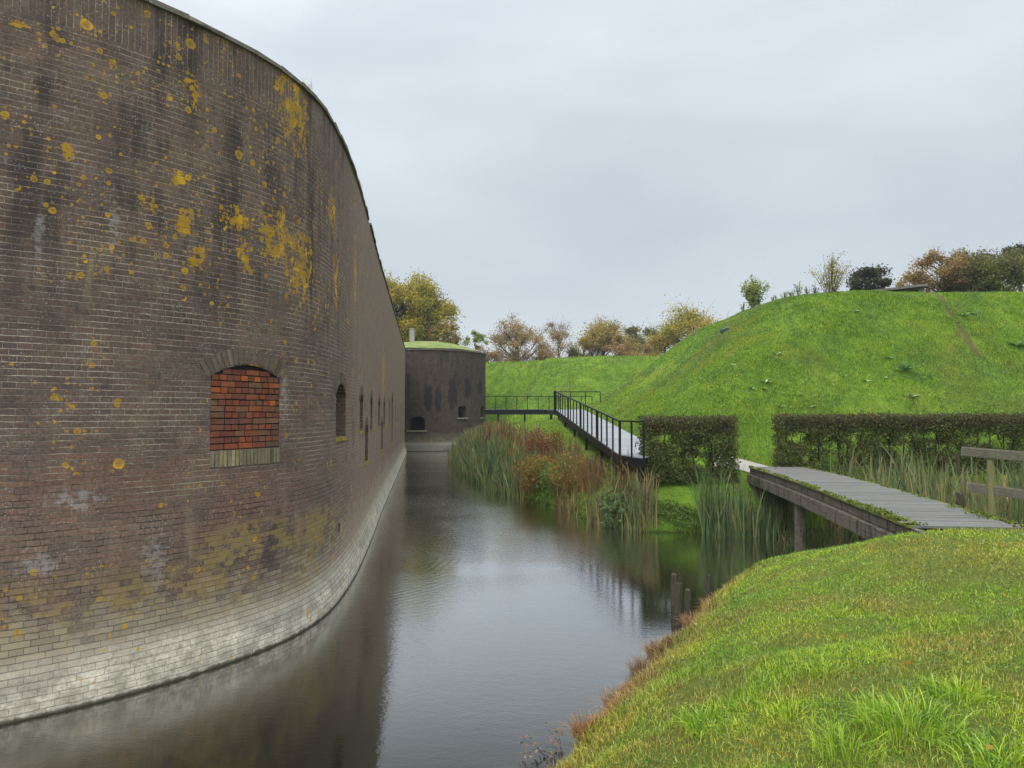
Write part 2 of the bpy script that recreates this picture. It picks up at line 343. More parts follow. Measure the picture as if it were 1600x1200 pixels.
def blade_mat(name, green, dry, rough=.55, trans=.3):
    """green/dry: ramps picked per blade; vertex value 'dry' moves a blade towards the dry ramp"""
    N = NT(name); r = N.rnd(); d = N.attr('dry')
    g = N.ramp(r, [(i / (len(green) - 1), c) for i, c in enumerate(green)]); q = N.ramp(r, [(i / (len(dry) - 1), c) for i, c in enumerate(dry)])
    c = N.mix(d, g, q)
    pp_ = N.pos(); v1 = N.noise(pp_, .9, 4, .6); v2 = N.noise(pp_, 3.5, 3, .6)
    c = N.mix(.85, c, N.ramp(N.m('ADD', N.m('MULTIPLY', v1, .6), N.m('MULTIPLY', v2, .4)), [(.36, (.58, .72, .72)), (.48, (.95, 1., .9)), (.60, (1.35, 1.15, .9))]), 'MULTIPLY')
    b = N.n('ShaderNodeBsdfPrincipled'); N.put(b.inputs['Base Color'], c); b.inputs['Roughness'].default_value = rough; b.inputs['Specular IOR Level'].default_value = .3
    t = N.n('ShaderNodeBsdfTranslucent', {0: c}); x = N.n('ShaderNodeMixShader', {0: trans, 1: b.outputs[0], 2: t.outputs[0]})
    N.t.links.new(x.outputs[0], N.out.inputs[0]); return N.mat

# ================================================================== plan of the place
WALL = np.array([(-13, 4.9), (-10.5, 5.2), (-8.4, 5.75), (-6.7, 6.6), (-5.35, 7.5), (-4.62, 8.12), (-4.2, 8.6), (-3.88, 9.05), (-3.58, 9.55), (-3.28, 10.25), (-3.09, 11.3), (-3.16, 13.4), (-3.68, 18.), (-4.30, 22.7), (-6.32, 39.), (-8.45, 56.)])
def catmull(P, step=.12):
    out_ = []
    for i in range(len(P) - 1):
        p0 = P[max(i - 1, 0)]; p1 = P[i]; p2 = P[i + 1]; p3 = P[min(i + 2, len(P) - 1)]
        L = np.linalg.norm(p2 - p1); n = max(2, int(L / step) if L < 3 else int(L / .8))
        t0 = 0; t1 = max(np.linalg.norm(p1 - p0), 1e-3) ** .5; t2 = t1 + L ** .5; t3 = t2 + max(np.linalg.norm(p3 - p2), 1e-3) ** .5
        for t in np.linspace(t1, t2, n, endpoint=False):
            if i == 0 or i == len(P) - 2 or L > 10: out_.append(p1 + (p2 - p1) * (t - t1) / (t2 - t1)); continue
            A1 = (t1 - t) / (t1 - t0) * p0 + (t - t0) / (t1 - t0) * p1; A2 = (t2 - t) / (t2 - t1) * p1 + (t - t1) / (t2 - t1) * p2; A3 = (t3 - t) / (t3 - t2) * p2 + (t - t2) / (t3 - t2) * p3
            B1 = (t2 - t) / (t2 - t0) * A1 + (t - t0) / (t2 - t0) * A2; B2 = (t3 - t) / (t3 - t1) * A2 + (t - t1) / (t3 - t1) * A3
            out_.append((t2 - t) / (t2 - t1) * B1 + (t - t1) / (t2 - t1) * B2)
    out_.append(P[-1]); return np.array(out_)
PLAN = catmull(WALL)
ARC = np.concatenate([[0], np.cumsum(np.linalg.norm(np.diff(PLAN, axis=0), axis=1))])
def wall_uv(px, py):
    dx, dy, dz = ray(px, py); best = None
    for i in range(len(PLAN) - 1):
        a, b = PLAN[i], PLAN[i + 1]; ex, ey = b - a
        det = dx * (-ey) + ex * dy
        if abs(det) < 1e-9: continue
        t = (a[0] * (-ey) + ex * a[1]) / det; q = (dx * a[1] - dy * a[0]) / det
        if t > 0 and -1e-6 <= q <= 1.000001 and (best is None or t < best[0]): best = (t, ARC[i] + q * (ARC[i + 1] - ARC[i]))
    return best[1], EYE + best[0] * dz
def wall_frame(u):
    i = min(max(int(np.searchsorted(ARC, u)) - 1, 0), len(PLAN) - 2); a, b = PLAN[i], PLAN[i + 1]
    d = (b - a) / np.linalg.norm(b - a); p = a + d * (u - ARC[i]); n = np.array([d[1], -d[0]])
    return p, d, n     # point, tangent, outward normal (towards the moat)

SHORE = np.array([(-4.2, -9), (-2.6, -3), (-1.5, 1), (-.7, 3.6), (.1, 5.6), (.42, 6.6), (.85, 7.1), (1.3, 7.9), (2.1, 9.6), (2.7, 10.9), (3.3, 12.0), (3.95, 12.45), (5.0, 12.95), (7.4, 13.7), (11, 14.0), (16, 13.4), (45, 11.5),
                  (45, 19.9), (16, 19.9), (9.5, 19.9), (6.6, 19.3), (4.9, 19.1), (3.5, 19.3), (2.6, 20.6), (1.5, 24.2), (.2, 27.6), (-1.0, 31.5), (-2.1, 36), (-3.2, 43), (-4.0, 50), (-3.6, 57), (-2.2, 62.5), (-2.6, 68), (-20, 70), (-20, 3), (-14, -9)])
def sdist(P, poly, closed=True):
    """distance to polygon outline, negative inside"""
    P = np.asarray(P, float); n = len(poly); best = np.full(len(P), 1e9); inside = np.zeros(len(P), bool)
    for i in range(n if closed else n - 1):
        a = poly[i]; b = poly[(i + 1) % n]; e = b - a
        t = np.clip(((P - a) @ e) / (e @ e), 0, 1); d = np.hypot(P[:, 0] - a[0] - t * e[0], P[:, 1] - a[1] - t * e[1]); best = np.minimum(best, d)
        if abs(b[1] - a[1]) > 1e-9:
            c = (a[1] > P[:, 1]) != (b[1] > P[:, 1]); inside ^= c & (P[:, 0] < (b[0] - a[0]) * (P[:, 1] - a[1]) / (b[1] - a[1]) + a[0])
    return np.where(inside, -best, best) if closed else best
def smin(a, b, k):
    h = np.clip(.5 + .5 * (b - a) / k, 0, 1); return b * (1 - h) + a * h - k * h * (1 - h)
def smax(a, b, k): return -smin(-a, -b, k)
def vnoise(x, y, s, seed=0):
    x = x / s + seed * 17.3; y = y / s + seed * 9.1; xi = np.floor(x); yi = np.floor(y); fx = x - xi; fy = y - yi; fx = fx * fx * (3 - 2 * fx); fy = fy * fy * (3 - 2 * fy)
    def h(a, b): q = np.sin(a * 127.1 + b * 311.7 + seed * 3.7) * 43758.5453; return q - np.floor(q)
    return (h(xi, yi) * (1 - fx) + h(xi + 1, yi) * fx) * (1 - fy) + (h(xi, yi + 1) * (1 - fx) + h(xi + 1, yi + 1) * fx) * fy - .5
def ground_h(x, y):
    x = np.asarray(x, float); y = np.asarray(y, float); sh = x.shape; x = x.ravel(); y = y.ravel()
    d = sdist(np.stack([x, y], 1), SHORE)
    near = y < 17
    d = d + np.where(near, vnoise(x, y, .9, 1) * .30 + vnoise(x, y, .3, 2) * .12, vnoise(x, y, 1.3, 3) * .5)
    T = np.where(near, 1.62, np.interp(y, [0, 21, 39, 44, 56, 90], [1.6, 1.58, 3.12, 2.75, 2.7, 2.8]))
    s = np.where(near, 1.45, np.interp(y, [19, 24, 30, 40], [.9, 1.5, 2.1, 2.2]))
    dd = np.maximum(d, 0)
    land = np.where(near, .12, .05) * np.clip(dd / .12, 0, 1) + (T - .1) * (1 - np.exp(-dd / s))
    wet = np.maximum(d * .9, -1.1)
    base = np.where(d > 0, land, wet)
    # the near rampart (a hipped mound)
    z1 = 1.55 + .83 * (y - 23.0)
    z2 = np.interp(y, [20, 39, 44], [1.7, 3.2, 3.2]) + .74 * (x - np.interp(y, [20, 39, 44], [4.95, 4.15, 4.1]))
    z3 = 3.0 + .75 * ((x - 4.4) * .52 - (y - 46.5) * .85)
    m = smin(smin(z1, z2, 1.6), z3, 2.2); m = smin(m, 8.45 + .03 * np.clip(x - 12, 0, 12), .9)
    m = m + vnoise(x, y, 4.5, 5) * .35 + vnoise(x, y, 1.6, 6) * .10
    g = np.where((y > 19.5) & (x > 1), smax(base, m, .35), base)
    # the far rampart
    yc = 71.5 - .42 * np.clip(x + 3, -10, 60)
    r = 8.45 - .52 * np.maximum(yc - y, 0) - .6 * np.maximum(y - yc - 7, 0) + vnoise(x, y, 5, 8) * .25
    r = smin(r, d * 1.6 - 1.2, .5)
    g = np.where((y > 45) & (x > -14), smax(g, r, .8), g)
    g = g + np.where(d > 0, vnoise(x, y, 2.2, 9) * .10 * np.clip(dd / 2, 0, 1), 0) 
    # fill under the near end of the footbridge
    g = np.where(near & (d > .3), g + np.maximum(1.60 - g, 0) * np.exp(-((x - 7.1) / 1.9) ** 4) * np.clip((10.25 - y) / .4, 0, 1) * np.clip((y - 6) / 2, 0, 1), g)
    return g.reshape(sh)
def hz(x, y): return float(ground_h(np.array([x]), np.array([y]))[0])
TRACK = np.array([atd(1462, 462, 31.8)[:2], atd(1510, 515, 28.6)[:2], atd(1545, 558, 26.8)[:2], atd(1600, 635, 23.9)[:2]])

# ------------------------------------------------------------------ the ground sheet
def axis(parts):
    a = []
    for lo, hi, st in parts: a.append(np.arange(lo, hi, st))
    return np.concatenate(a + [[parts[-1][1]]])
gx = axis([(-240, -40, 20), (-40, -16, 3), (-16, -4, .6), (-4, 9, .11), (9, 20, .25), (20, 45, .8), (45, 120, 5), (120, 240, 20)])
gy = axis([(-100, -12, 8), (-12, 0, 1.), (0, 16, .11), (16, 24, .14), (24, 48, .3), (48, 80, .6), (80, 120, 3), (120, 240, 15)])
GX, GY = np.meshgrid(gx, gy); GZ = ground_h(GX, GY)
nx, ny = len(gx), len(gy); idx = np.arange(nx * ny).reshape(ny, nx)
quads = np.stack([idx[:-1, :-1].ravel(), idx[:-1, 1:].ravel(), idx[1:, 1:].ravel(), idx[1:, :-1].ravel()], 1)
P2 = np.stack([GX.ravel(), GY.ravel()], 1)
dsh = sdist(P2, SHORE); dtr = sdist(P2, TRACK, closed=False)
def dryness(x, y, d):
    """0 green .. 1 dead brown: the fringe along the near water's edge"""
    n = vnoise(x, y, .8, 11) * .7 + vnoise(x, y, .25, 12) * .4
    return np.clip(1.25 - (d + n) / .55, 0, 1) * (y < 17)
N = NT('meadow'); p = N.pos(); pn = N.noise(p, .35, 4, .6); pm = N.noise(p, 1.7, 4, .65); pf = N.noise(p, 22, 6, .8)
c = N.ramp(N.m('ADD', N.m('MULTIPLY', pn, .5), N.m('MULTIPLY', pm, .5)), [(.34, (.05, .10, .015)), (.46, (.085, .16, .018)), (.55, (.13, .22, .022)), (.66, (.20, .25, .04))])
c = N.mix(.9, c, N.ramp(pf, [(.3, .25), (.5, 1.), (.7, 1.6)]), 'MULTIPLY')
nearm = N.attr('near'); c = N.mix(N.m('MULTIPLY', nearm, .6), c, N.mix(pf, (.05, .05, .015), (.26, .25, .07)))
c = N.mix(N.attr('dry'), c, N.mix(pf, (.08, .042, .02), (.20, .11, .05)))
c = N.mix(N.m('MULTIPLY', N.sstep(N.m('ADD', N.attr('track'), N.m('MULTIPLY', N.m('SUBTRACT', pm, .5), .8)), .35, .75), .8), c, N.mix(pf, (.05, .035, .02), (.13, .09, .05)))
zz = N.n('ShaderNodeSeparateXYZ', {0: p}).outputs[2]
c = N.mix(N.m('SUBTRACT', 1, N.sstep(zz, -.05, .12)), c, (.018, .015, .009))
N.bsdf(c, .95, N.bump(N.m('ADD', pf, N.m('MULTIPLY', pm, 2)), .9, .05), .1)
MEADOW = N.mat
ground = np_mesh('ground', np.stack([GX.ravel(), GY.ravel(), GZ.ravel()], 1), [quads], MEADOW, smooth=True,
                 attrs={'dry': dryness(P2[:, 0], P2[:, 1], dsh), 'track': np.clip(1 - dtr / .34, 0, 1) * np.clip((P2[:, 1] - 25.2) / 3.0, .12, 1), 'near': (P2[:, 1] < 17).astype(float)})
tag(ground, 'green grassy banks and ramparts around the moat', kind='structure')

# ------------------------------------------------------------------ water
N = NT('moat_water'); p = N.pos()
sp_ = N.n('ShaderNodeSeparateXYZ', {0: p})
area = N.sstep(N.noise(p, .16, 3, .5, .5), .40, .62)
n1 = N.noise(N.scale(p, (1, 1.9, 1)), 4.5, 3, .5, .6); n2 = N.noise(N.scale(p, (1.2, 2.6, 1)), 15, 3, .6, .3); n3 = N.noise(p, .9, 2)
far_ = N.sstep(sp_.outputs[1], 9, 24)
amp = N.m('ADD', N.m('MULTIPLY', area, .65), N.m('ADD', .12, N.m('MULTIPLY', far_, .9)))
hgt = N.m('MULTIPLY', N.m('ADD', N.m('ADD', n1, N.m('MULTIPLY', n2, .8)), N.m('MULTIPLY', n3, .9)), amp)
# a few circular ripples where something broke the surface beside the wall
for (cx_, cy_, rr_) in ((-4.5, 15.5, 6.5),):
    dd_ = N.m('POWER', N.m('ADD', N.m('POWER', N.m('SUBTRACT', sp_.outputs[0], cx_), 2), N.m('POWER', N.m('SUBTRACT', sp_.outputs[1], cy_), 2)), .5)
    fall = N.m('MULTIPLY', N.m('MULTIPLY', N.sstep(N.m('ADD', sp_.outputs[0], N.m('MULTIPLY', N.m('SUBTRACT', sp_.outputs[1], 12), .12)), -2.5, -1.9), N.m('SUBTRACT', 1, N.sstep(dd_, rr_ * .5, rr_))), N.m('MULTIPLY', N.sstep(dd_, rr_ * .15, rr_ * .5), N.sstep(N.noise(p, .8, 3, .6), .42, .6)))
    hgt = N.m('ADD', hgt, N.m('MULTIPLY', N.m('SINE', N.m('ADD', N.m('MULTIPLY', dd_, 38), N.m('MULTIPLY', n3, 9))), N.m('MULTIPLY', fall, .13)))
wc = N.mix(N.sstep(N.noise(p, .3, 3), .4, .6), (.008, .0085, .005), (.018, .017, .009))
nb_ = N.bump(hgt, .27, .010)
lw_ = N.n('ShaderNodeLayerWeight', {'Normal': nb_}).outputs['Facing']
fr = N.ramp(lw_, [(0, .03), (.40, .06), (.555, .14), (.72, .58), (.86, .86), (1., .95)])
df = N.n('ShaderNodeBsdfDiffuse', {'Color': wc}); gs = N.n('ShaderNodeBsdfGlossy', {'Color': (1, 1, 1, 1), 'Roughness': .0, 'Normal': nb_})
ms = N.n('ShaderNodeMixShader', {0: fr, 1: df.outputs[0], 2: gs.outputs[0]}); N.t.links.new(ms.outputs[0], N.out.inputs[0])
WATER = N.mat
W_ = MB(); n_ = 0
W_.v = [(-20, -9, 0), (45, -9, 0), (45, 20.6, 0), (10, 20.6, 0), (8, 70, 0), (-20, 70, 0)]; W_.f = [[0, 1, 2, 3, 4, 5]]
tag(W_.build('water', WATER), 'dark still moat water between the brick wall and the banks', kind='structure')

# ================================================================== the fort wall
uvp = lambda x, y: wall_uv(x, y)
def el(x, y, rpx, rpy):
    """ellipse on the wall from photo spot and half extents"""
    u, v = uvp(x, y); u2, v2 = uvp(x + rpx, y); u3, v3 = uvp(x, y + rpy)
    return (u, v, max(abs(u2 - u), .05), max(abs(v3 - v), .05))
LICH = [el(463, 175, 24, 80), el(432, 365, 30, 60), el(468, 415, 26, 90), el(312, 400, 22, 30), el(525, 440, 6, 60), el(440, 130, 14, 35), el(290, 345, 20, 34), el(282, 280, 16, 22), el(375, 340, 26, 26), el(105, 235, 12, 34), el(232, 318, 22, 20), el(385, 400, 16, 30), el(175, 98, 12, 12), el(300, 135, 14, 34), el(520, 330, 8, 40), el(555, 430, 3, 90), el(599, 585, 3, 50), el(30, 38, 28, 8)]
SPOT = [el(300, 330, 150, 170), el(420, 330, 110, 200), el(90, 240, 140, 120), el(300, 130, 160, 110), el(100, 60, 110, 60), el(470, 560, 50, 45)]
PALE = [el(240, 880, 25, 70), el(340, 715, 14, 30), el(60, 880, 50, 30), el(445, 620, 10, 60), el(60, 370, 14, 60), el(180, 350, 12, 60), el(120, 780, 60, 25)]
REDZ = [el(420, 780, 80, 60), el(150, 760, 180, 60), el(460, 640, 40, 40)]
OCHR = [el(500, 850, 45, 70), el(330, 740, 14, 26), el(400, 850, 80, 50), el(30, 980, 60, 30)]
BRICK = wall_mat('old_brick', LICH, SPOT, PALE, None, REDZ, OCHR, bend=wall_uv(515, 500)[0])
HT = 8.13
prof = [(-.05, 0.0), (.0, 7.5), (.0, 6.), (.0, 4.5), (.0, 3.), (0, 1.6), (0, 1.1), (.0, .8), (.015, .62), (.045, .5), (.09, .38), (.125, .26), (.14, .14), (.15, 0), (.17, -1.4)]
zs = [HT, 7.5, 6., 4.5, 3., 1.6, 1.1, .8, .62, .5, .38, .26, .14, 0, -1.4]; ofs = [0, 0, 0, 0, 0, 0, 0, 0, .015, .045, .09, .125, .14, .15, .17]
nrm = []
for i in range(len(PLAN)):
    a = PLAN[max(i - 1, 0)]; b = PLAN[min(i + 1, len(PLAN) - 1)]; d = (b - a) / np.linalg.norm(b - a); nrm.append((d[1], -d[0]))
nrm = np.array(nrm)
def wall_shell(end_turn=True):
    V = []; UV = []; F = []
    P = list(PLAN); Nn = list(nrm); A = list(ARC)
    # turn the far corner to the left, behind
    for q, n in (((-8.9, 57.2), (.5, .87)), ((-10.2, 57.9), (.1, 1)), ((-16, 58.3), (.05, 1))):
        A.append(A[-1] + np.linalg.norm(np.array(q) - P[-1])); P.append(np.array(q)); n = np.array(n); Nn.append(n / np.linalg.norm(n))
    m = len(zs) + 2
    for p, n, a in zip(P, Nn, A):
        bk = p - np.array(n) * 1.6
        if p[1] > 57: bk = p + np.array((-.2, -1.6))
        V.append((*bk, -1.4)); UV.append((a, -1.4)); V.append((*bk, HT)); UV.append((a, HT + 1.6))
        for z, o in zip(zs, ofs): V.append((p[0] + n[0] * o, p[1] + n[1] * o, z)); UV.append((a, z))
    for i in range(len(P) - 1):
        for j in range(m):
            k = (j + 1) % m; F.append((i * m + j, (i + 1) * m + j, (i + 1) * m + k, i * m + k))
    return V, UV, F, len(P), m
fort = thing('fort_wall', 'long curving dark brick fort wall with orange lichen and a whitened foot in the moat', 'fort wall', (-4, 12, 0))
fort_loc = Vector((-4, 12, 0))
V, UV, F, nP, m_ = wall_shell()
V = [tuple(Vector(v) - fort_loc) for v in V]
F += [tuple(range(m_)), tuple(reversed(range((nP - 1) * m_, nP * m_)))]
me = bpy.data.meshes.new('wall'); me.from_pydata(V, [], F); l = me.uv_layers.new(name='UVMap')
for lp in me.loops: l.data[lp.index].uv = UV[lp.vertex_index]
me.update(); wall = link(bpy.data.objects.new('wall', me), fort); me.materials.append(BRICK)
bm = bmesh.new(); bm.from_mesh(me); bmesh.ops.recalc_face_normals(bm, faces=bm.faces[:]); bm.to_mesh(me); bm.free()
# window openings  (u centre, width, z bottom, z spring, rise)
def opening(x, y0, y1, wd, infill, deep=.24):
    u, zt = wall_uv(x, y0); _, zb = wall_uv(x, y1); return dict(u=u, w=wd, zb=zb, zt=zt, rise=(.17 if infill == 'red' else min(.26, wd * .2)), infill=infill, deep=deep)
WIN = [opening(382.5, 570, 702, 1.18, 'red', .03), opening(533.5, 599, 683, 1.05, 'dark'), opening(565, 616, 673, .80, 'dark'), opening(580.5, 621, 671, .80, 'dark'), opening(592.5, 625, 666, .80, 'dark'),
       opening(600.5, 627, 664, .8, 'dark'), opening(608.5, 629, 662, .7, 'dark'), opening(613, 619, 692, 1.3, 'dark'), opening(618.5, 632, 660, .6, 'dark'), opening(621, 633, 660, .6, 'dark'), opening(626.5, 627, 664, .9, 'dark'),
       opening(573, 663, 722, .95, 'dark'), opening(597, 658, 702, .9, 'dark')]
DRAIN = [wall_uv(530, 826), wall_uv(575, 766), wall_uv(598, 733), wall_uv(612, 715), wall_uv(620.5, 704), wall_uv(626, 698)]
wm0, _ = wall_uv(329, 640); wm1, _ = wall_uv(436.5, 640); WIN[0]['u'] = (wm0 + wm1) / 2; WIN[0]['w'] = wm1 - wm0
print('window width', wm1 - wm0, [(round(q['u'], 1), round(q['zb'], 2), round(q['zt'], 2)) for q in WIN], 'drains', DRAIN)
def arch_outline(wd, zb, zt, rise, n=10):
    pts = [(-wd / 2, zb), (wd / 2, zb)]; zs_ = zt - rise
    R = (wd * wd / 4 + rise * rise) / (2 * rise); a0 = math.asin(wd / 2 / R)
    for i in range(n + 1):
        a = a0 - 2 * a0 * i / n; pts.append((R * math.sin(a), zs_ - (R - rise) + R * math.cos(a)))
    return pts
cut = bmesh.new()
def cutter(u, outline, depth):
    p, d, n = wall_frame(u); a = []; b = []
    for s, z in outline:
        q = p + d * s; a.append(cut.verts.new((q[0] + n[0] * .6 - fort_loc.x, q[1] + n[1] * .6 - fort_loc.y, z))); b.append(cut.verts.new((q[0] - n[0] * depth - fort_loc.x, q[1] - n[1] * depth - fort_loc.y, z)))
    k = len(a); cut.faces.new(a); cut.faces.new(list(reversed(b)))
    for i in range(k): cut.faces.new((a[i], b[i], b[(i + 1) % k], a[(i + 1) % k]))
for o in WIN: cutter(o['u'], arch_outline(o['w'], o['zb'], o['zt'], o['rise']), o['deep'] + .25)
for (u, z) in DRAIN: cutter(u, [(-.09, z - .09), (.09, z - .09), (.09, z + .09), (-.09, z + .09)], .5)
bmesh.ops.recalc_face_normals(cut, faces=cut.faces[:])
cl = cut.loops.layers.uv.new('UVMap')
for f in cut.faces:
    for lp in f.loops: lp[cl].uv = (lp.vert.co.x + lp.vert.co.y, lp.vert.co.z)
cme = bpy.data.meshes.new('cutter'); cut.to_mesh(cme); cut.free(); cme.materials.append(BRICK)
cob = link(bpy.data.objects.new('cutter', cme)); cob.location = fort_loc
md = wall.modifiers.new('openings', 'BOOLEAN'); md.object = cob; md.operation = 'DIFFERENCE'; md.solver = 'EXACT'
bpy.context.view_layer.update()
dg = bpy.context.evaluated_depsgraph_get(); newme = bpy.data.meshes.new_from_object(wall.evaluated_get(dg)); newme.name = 'wall'
wall.modifiers.clear(); wall.data = newme; bpy.data.objects.remove(cob)
print('wall faces', len(newme.polygons))

def vbrick_mat(name, cols, rough=.85, grime=.5):
    N = NT(name); r = N.rnd(); c = N.ramp(r, [(i / (len(cols) - 1), q) for i, q in enumerate(cols)], 'LINEAR')
    o = N.obj(); a = N.noise(o, 9, 5, .65); f = N.noise(o, 60, 3, .6)
    c = N.mix(grime, c, N.ramp(a, [(.3, .45), (.55, 1.), (.75, 1.25)]), 'MULTIPLY'); c = N.mix(.4, c, N.ramp(f, [(.25, .5), (.5, 1.), (.8, 1.3)]), 'MULTIPLY')
    N.bsdf(c, rough, N.bump(N.m('ADD', a, f), .5, .01), .2); return N.mat
REDB = vbrick_mat('red_brick', [(.13, .08, .055), (.20, .065, .04), (.25, .08, .042), (.18, .115, .07), (.27, .085, .042), (.15, .075, .06), (.21, .08, .05), (.24, .13, .075), (.19, .06, .045), (.29, .10, .055), (.22, .075, .05), (.50, .14, .035)])
DARKB = vbrick_mat('infill_brick', [(.04, .032, .027), (.065, .048, .038), (.05, .042, .038), (.08, .058, .045)])
ARCHB = vbrick_mat('arch_brick', [(.10, .08, .065), (.18, .145, .11), (.13, .10, .08), (.25, .20, .145), (.14, .12, .10)])
SILLB = vbrick_mat('sill_brick', [(.13, .12, .08), (.26, .23, .15), (.19, .17, .11), (.36, .32, .22), (.30, .25, .10)])
SILLY = vbrick_mat('sill_lichen', [(.34, .26, .03), (.42, .31, .03), (.20, .18, .06)])
MORT = simple_mat('joint_mortar', [(.05, .045, .04), (.09, .08, .07)], 30)
DARKM = simple_mat('dark_joint', [(.018, .015, .013), (.03, .026, .022)], 30)
def on_wall(u0):
    p, d, n = wall_frame(u0)
    def f(s, z, out):
        return (p[0] + d[0] * s + n[0] * out - fort_loc.x, p[1] + d[1] * s + n[1] * out - fort_loc.y, z)
    return f, math.atan2(d[1], d[0])
def wall_local(s, u0, z, out):
    """follows the curve of the wall"""
    p, d, n = wall_frame(u0 + s); return (p[0] + n[0] * out - fort_loc.x, p[1] + n[1] * out - fort_loc.y, z), math.atan2(d[1], d[0])
for wi, o in enumerate(WIN):
    u0 = o['u']; f, ang = on_wall(u0); red = o['infill'] == 'red'
    root = bpy.data.objects.new('window', None); link(root, fort)
    root['label'] = 'bricked-up arched window of bright red bricks' if red else 'narrow bricked-up gun slit seen edge on'
    # back panel of joints
    mb = MB(); ol = arch_outline(o['w'] + .1, o['zb'] - .05, o['zt'] + .04, o['rise']); n0 = len(mb.v)
    bk = -(o['deep'] + .04)
    for s, z in ol: mb.v.append(f(s, z, bk + .02))
    for s, z in ol: mb.v.append(f(s, z, bk - .05))
    k = len(ol); mb.f = [list(range(k)), list(range(2 * k - 1, k - 1, -1))] + [[i, (i + 1) % k, k + (i + 1) % k, k + i] for i in range(k)]
    mb.build('joints', DARKM, root)
    # infill courses
    mb = MB(); z = o['zb'] + .006; ci = 0; ch = .082 if red else .075; top_gap = 0 if red else .22 * (o['zt'] - o['zb'])
    R = (o['w'] ** 2 / 4 + o['rise'] ** 2) / (2 * o['rise'])
    while z < o['zt'] - top_gap - .02:
        zc = z + ch / 2; over = zc + ch * .3 - (o['zt'] - o['rise']); half = o['w'] / 2
        if over > 0:
            q = R - (o['rise'] - over); half = math.sqrt(max(R * R - q * q, 0)) if q < R else 0
            q2 = (o['zt'] - R) ; half = math.sqrt(max(R * R - (zc + ch * .3 - q2) ** 2, 0))
        if half > .08:
            s = -half; first = True
            while s < half - .02:
                if random.random() < .12: L = random.choice((.11, .17))
                else: L = (.235 if ci % 2 == 0 else .118)
                if first: L = random.choice((.22, .15, .11)); first = False
                if half - s - L < .06: L = half - s
                mb.box(f(s + L / 2, zc + random.uniform(-.002, .002), -o['deep'] - .05 + random.uniform(-.006, .008)), (L - .012, .10, ch - random.uniform(.011, .016)), rz=ang + random.uniform(-.01, .01), jit=.0025)
                s += L
        z += ch; ci += 1
    mb.build('brick_infill', REDB if red else DARKB, root, bevel=.004 if red else 0)
    if wi > 7 and wi not in (11, 12): continue
    # arch of upright bricks, 4 mm proud of the wall face
    mb = MB(); a0 = math.asin(min(.999, o['w'] / 2 / R)); nb = int(2 * a0 * (R + .11) / .072); hh = .22 if red else .2
    for i in range(nb + 1):
        a = -a0 * 1.04 + 2.08 * a0 * (i + .0) / nb; rc = R + .012 + hh / 2
        s = rc * math.sin(a); z = o['zt'] - R + rc * math.cos(a); c3, an = wall_local(s, u0, z, -.045 + random.uniform(0, .004))
        mb.box(c3, (.058, .10, hh - .012 + random.uniform(-.01, .008)), rz=an, ry=a, jit=.003)
    mb.build('arch', ARCHB, root)
    if not red:
        mb = MB(); nb = int(o['w'] / .073)
        for i in range(nb):
            s = -o['w'] / 2 + (i + .5) * o['w'] / nb; c3, an = wall_local(s, u0, o['zb'] - .035, -.08 + random.uniform(0, .006)); mb.box(c3, (o['w'] / nb - .01, .20, .07), rz=an, jit=.003)
        mb.build('sill', SILLY, root)
    else:
        mb = MB(); nb = 19
        for i in range(nb):
            s = -o['w'] / 2 + (i + .5) * o['w'] / nb; c3, an = wall_local(s, u0, o['zb'] - .108, -.04 + random.uniform(0, .005)); mb.box(c3, (o['w'] / nb - .012, .10, .205), rz=an, jit=.003)
        mb.build('sill', SILLB, root)
        # mortar bed behind arch and sill
        mb = MB()
        [mb.box(wall_local(q_ * o['w'] / 12, u0, o['zb'] - .108, -.055)[0], (o['w'] / 12 + .004, .10, .2), rz=wall_local(q_ * o['w'] / 12, u0, 0, 0)[1]) for q_ in np.arange(-5.5, 6)]; mb.build('mortar_bed', simple_mat('pale_mortar', [(.22, .2, .15), (.32, .29, .23)], 25), root)
# stone coping with a broken edge, laid on the wall head
COPE = simple_mat('coping_stone', [(.09, .082, .07), (.19, .17, .14), (.12, .11, .08)], 4, bump=.7)
mb = MB(); i = 0
A2 = np.arange(0, ARC[-1] - .5, .5)
for a in A2:
    L = .5; p, d, n = wall_frame(a + L / 2); an = math.atan2(d[1], d[0]); q = p - n * .30
    if 19.2 < a < 19.6: continue
    mb.box((q[0] - fort_loc.x, q[1] - fort_loc.y, HT + .028 + random.uniform(-.006, .006)), (L - .004, .68 + random.uniform(-.02, .02), .06), rz=an, jit=.008)
mb.build('coping', COPE, fort)
# earth on top of the fort behind the wall head
mb = MB(); ins = [tuple(PLAN[i] - nrm[i] * .62) for i in range(0, len(PLAN), 3)] + [(-9.4, 55.2), (-40, 57), (-40, 3)]
mb.v = [(x, y, HT - .05) for x, y in ins] + [(x, y, -1) for x, y in ins]; k = len(ins); mb.f = [list(range(k)), list(range(2 * k - 1, k - 1, -1))] + [[i, (i + 1) % k, k + (i + 1) % k, k + i] for i in range(k)]
GREEN2 = simple_mat('roof_turf', [(.05, .10, .015), (.10, .17, .02), (.17, .20, .05)], 2, bump=.8, bd=.05)
tag(mb.build('hill', GREEN2), 'earth fill of the fort behind its brick wall', kind='structure')

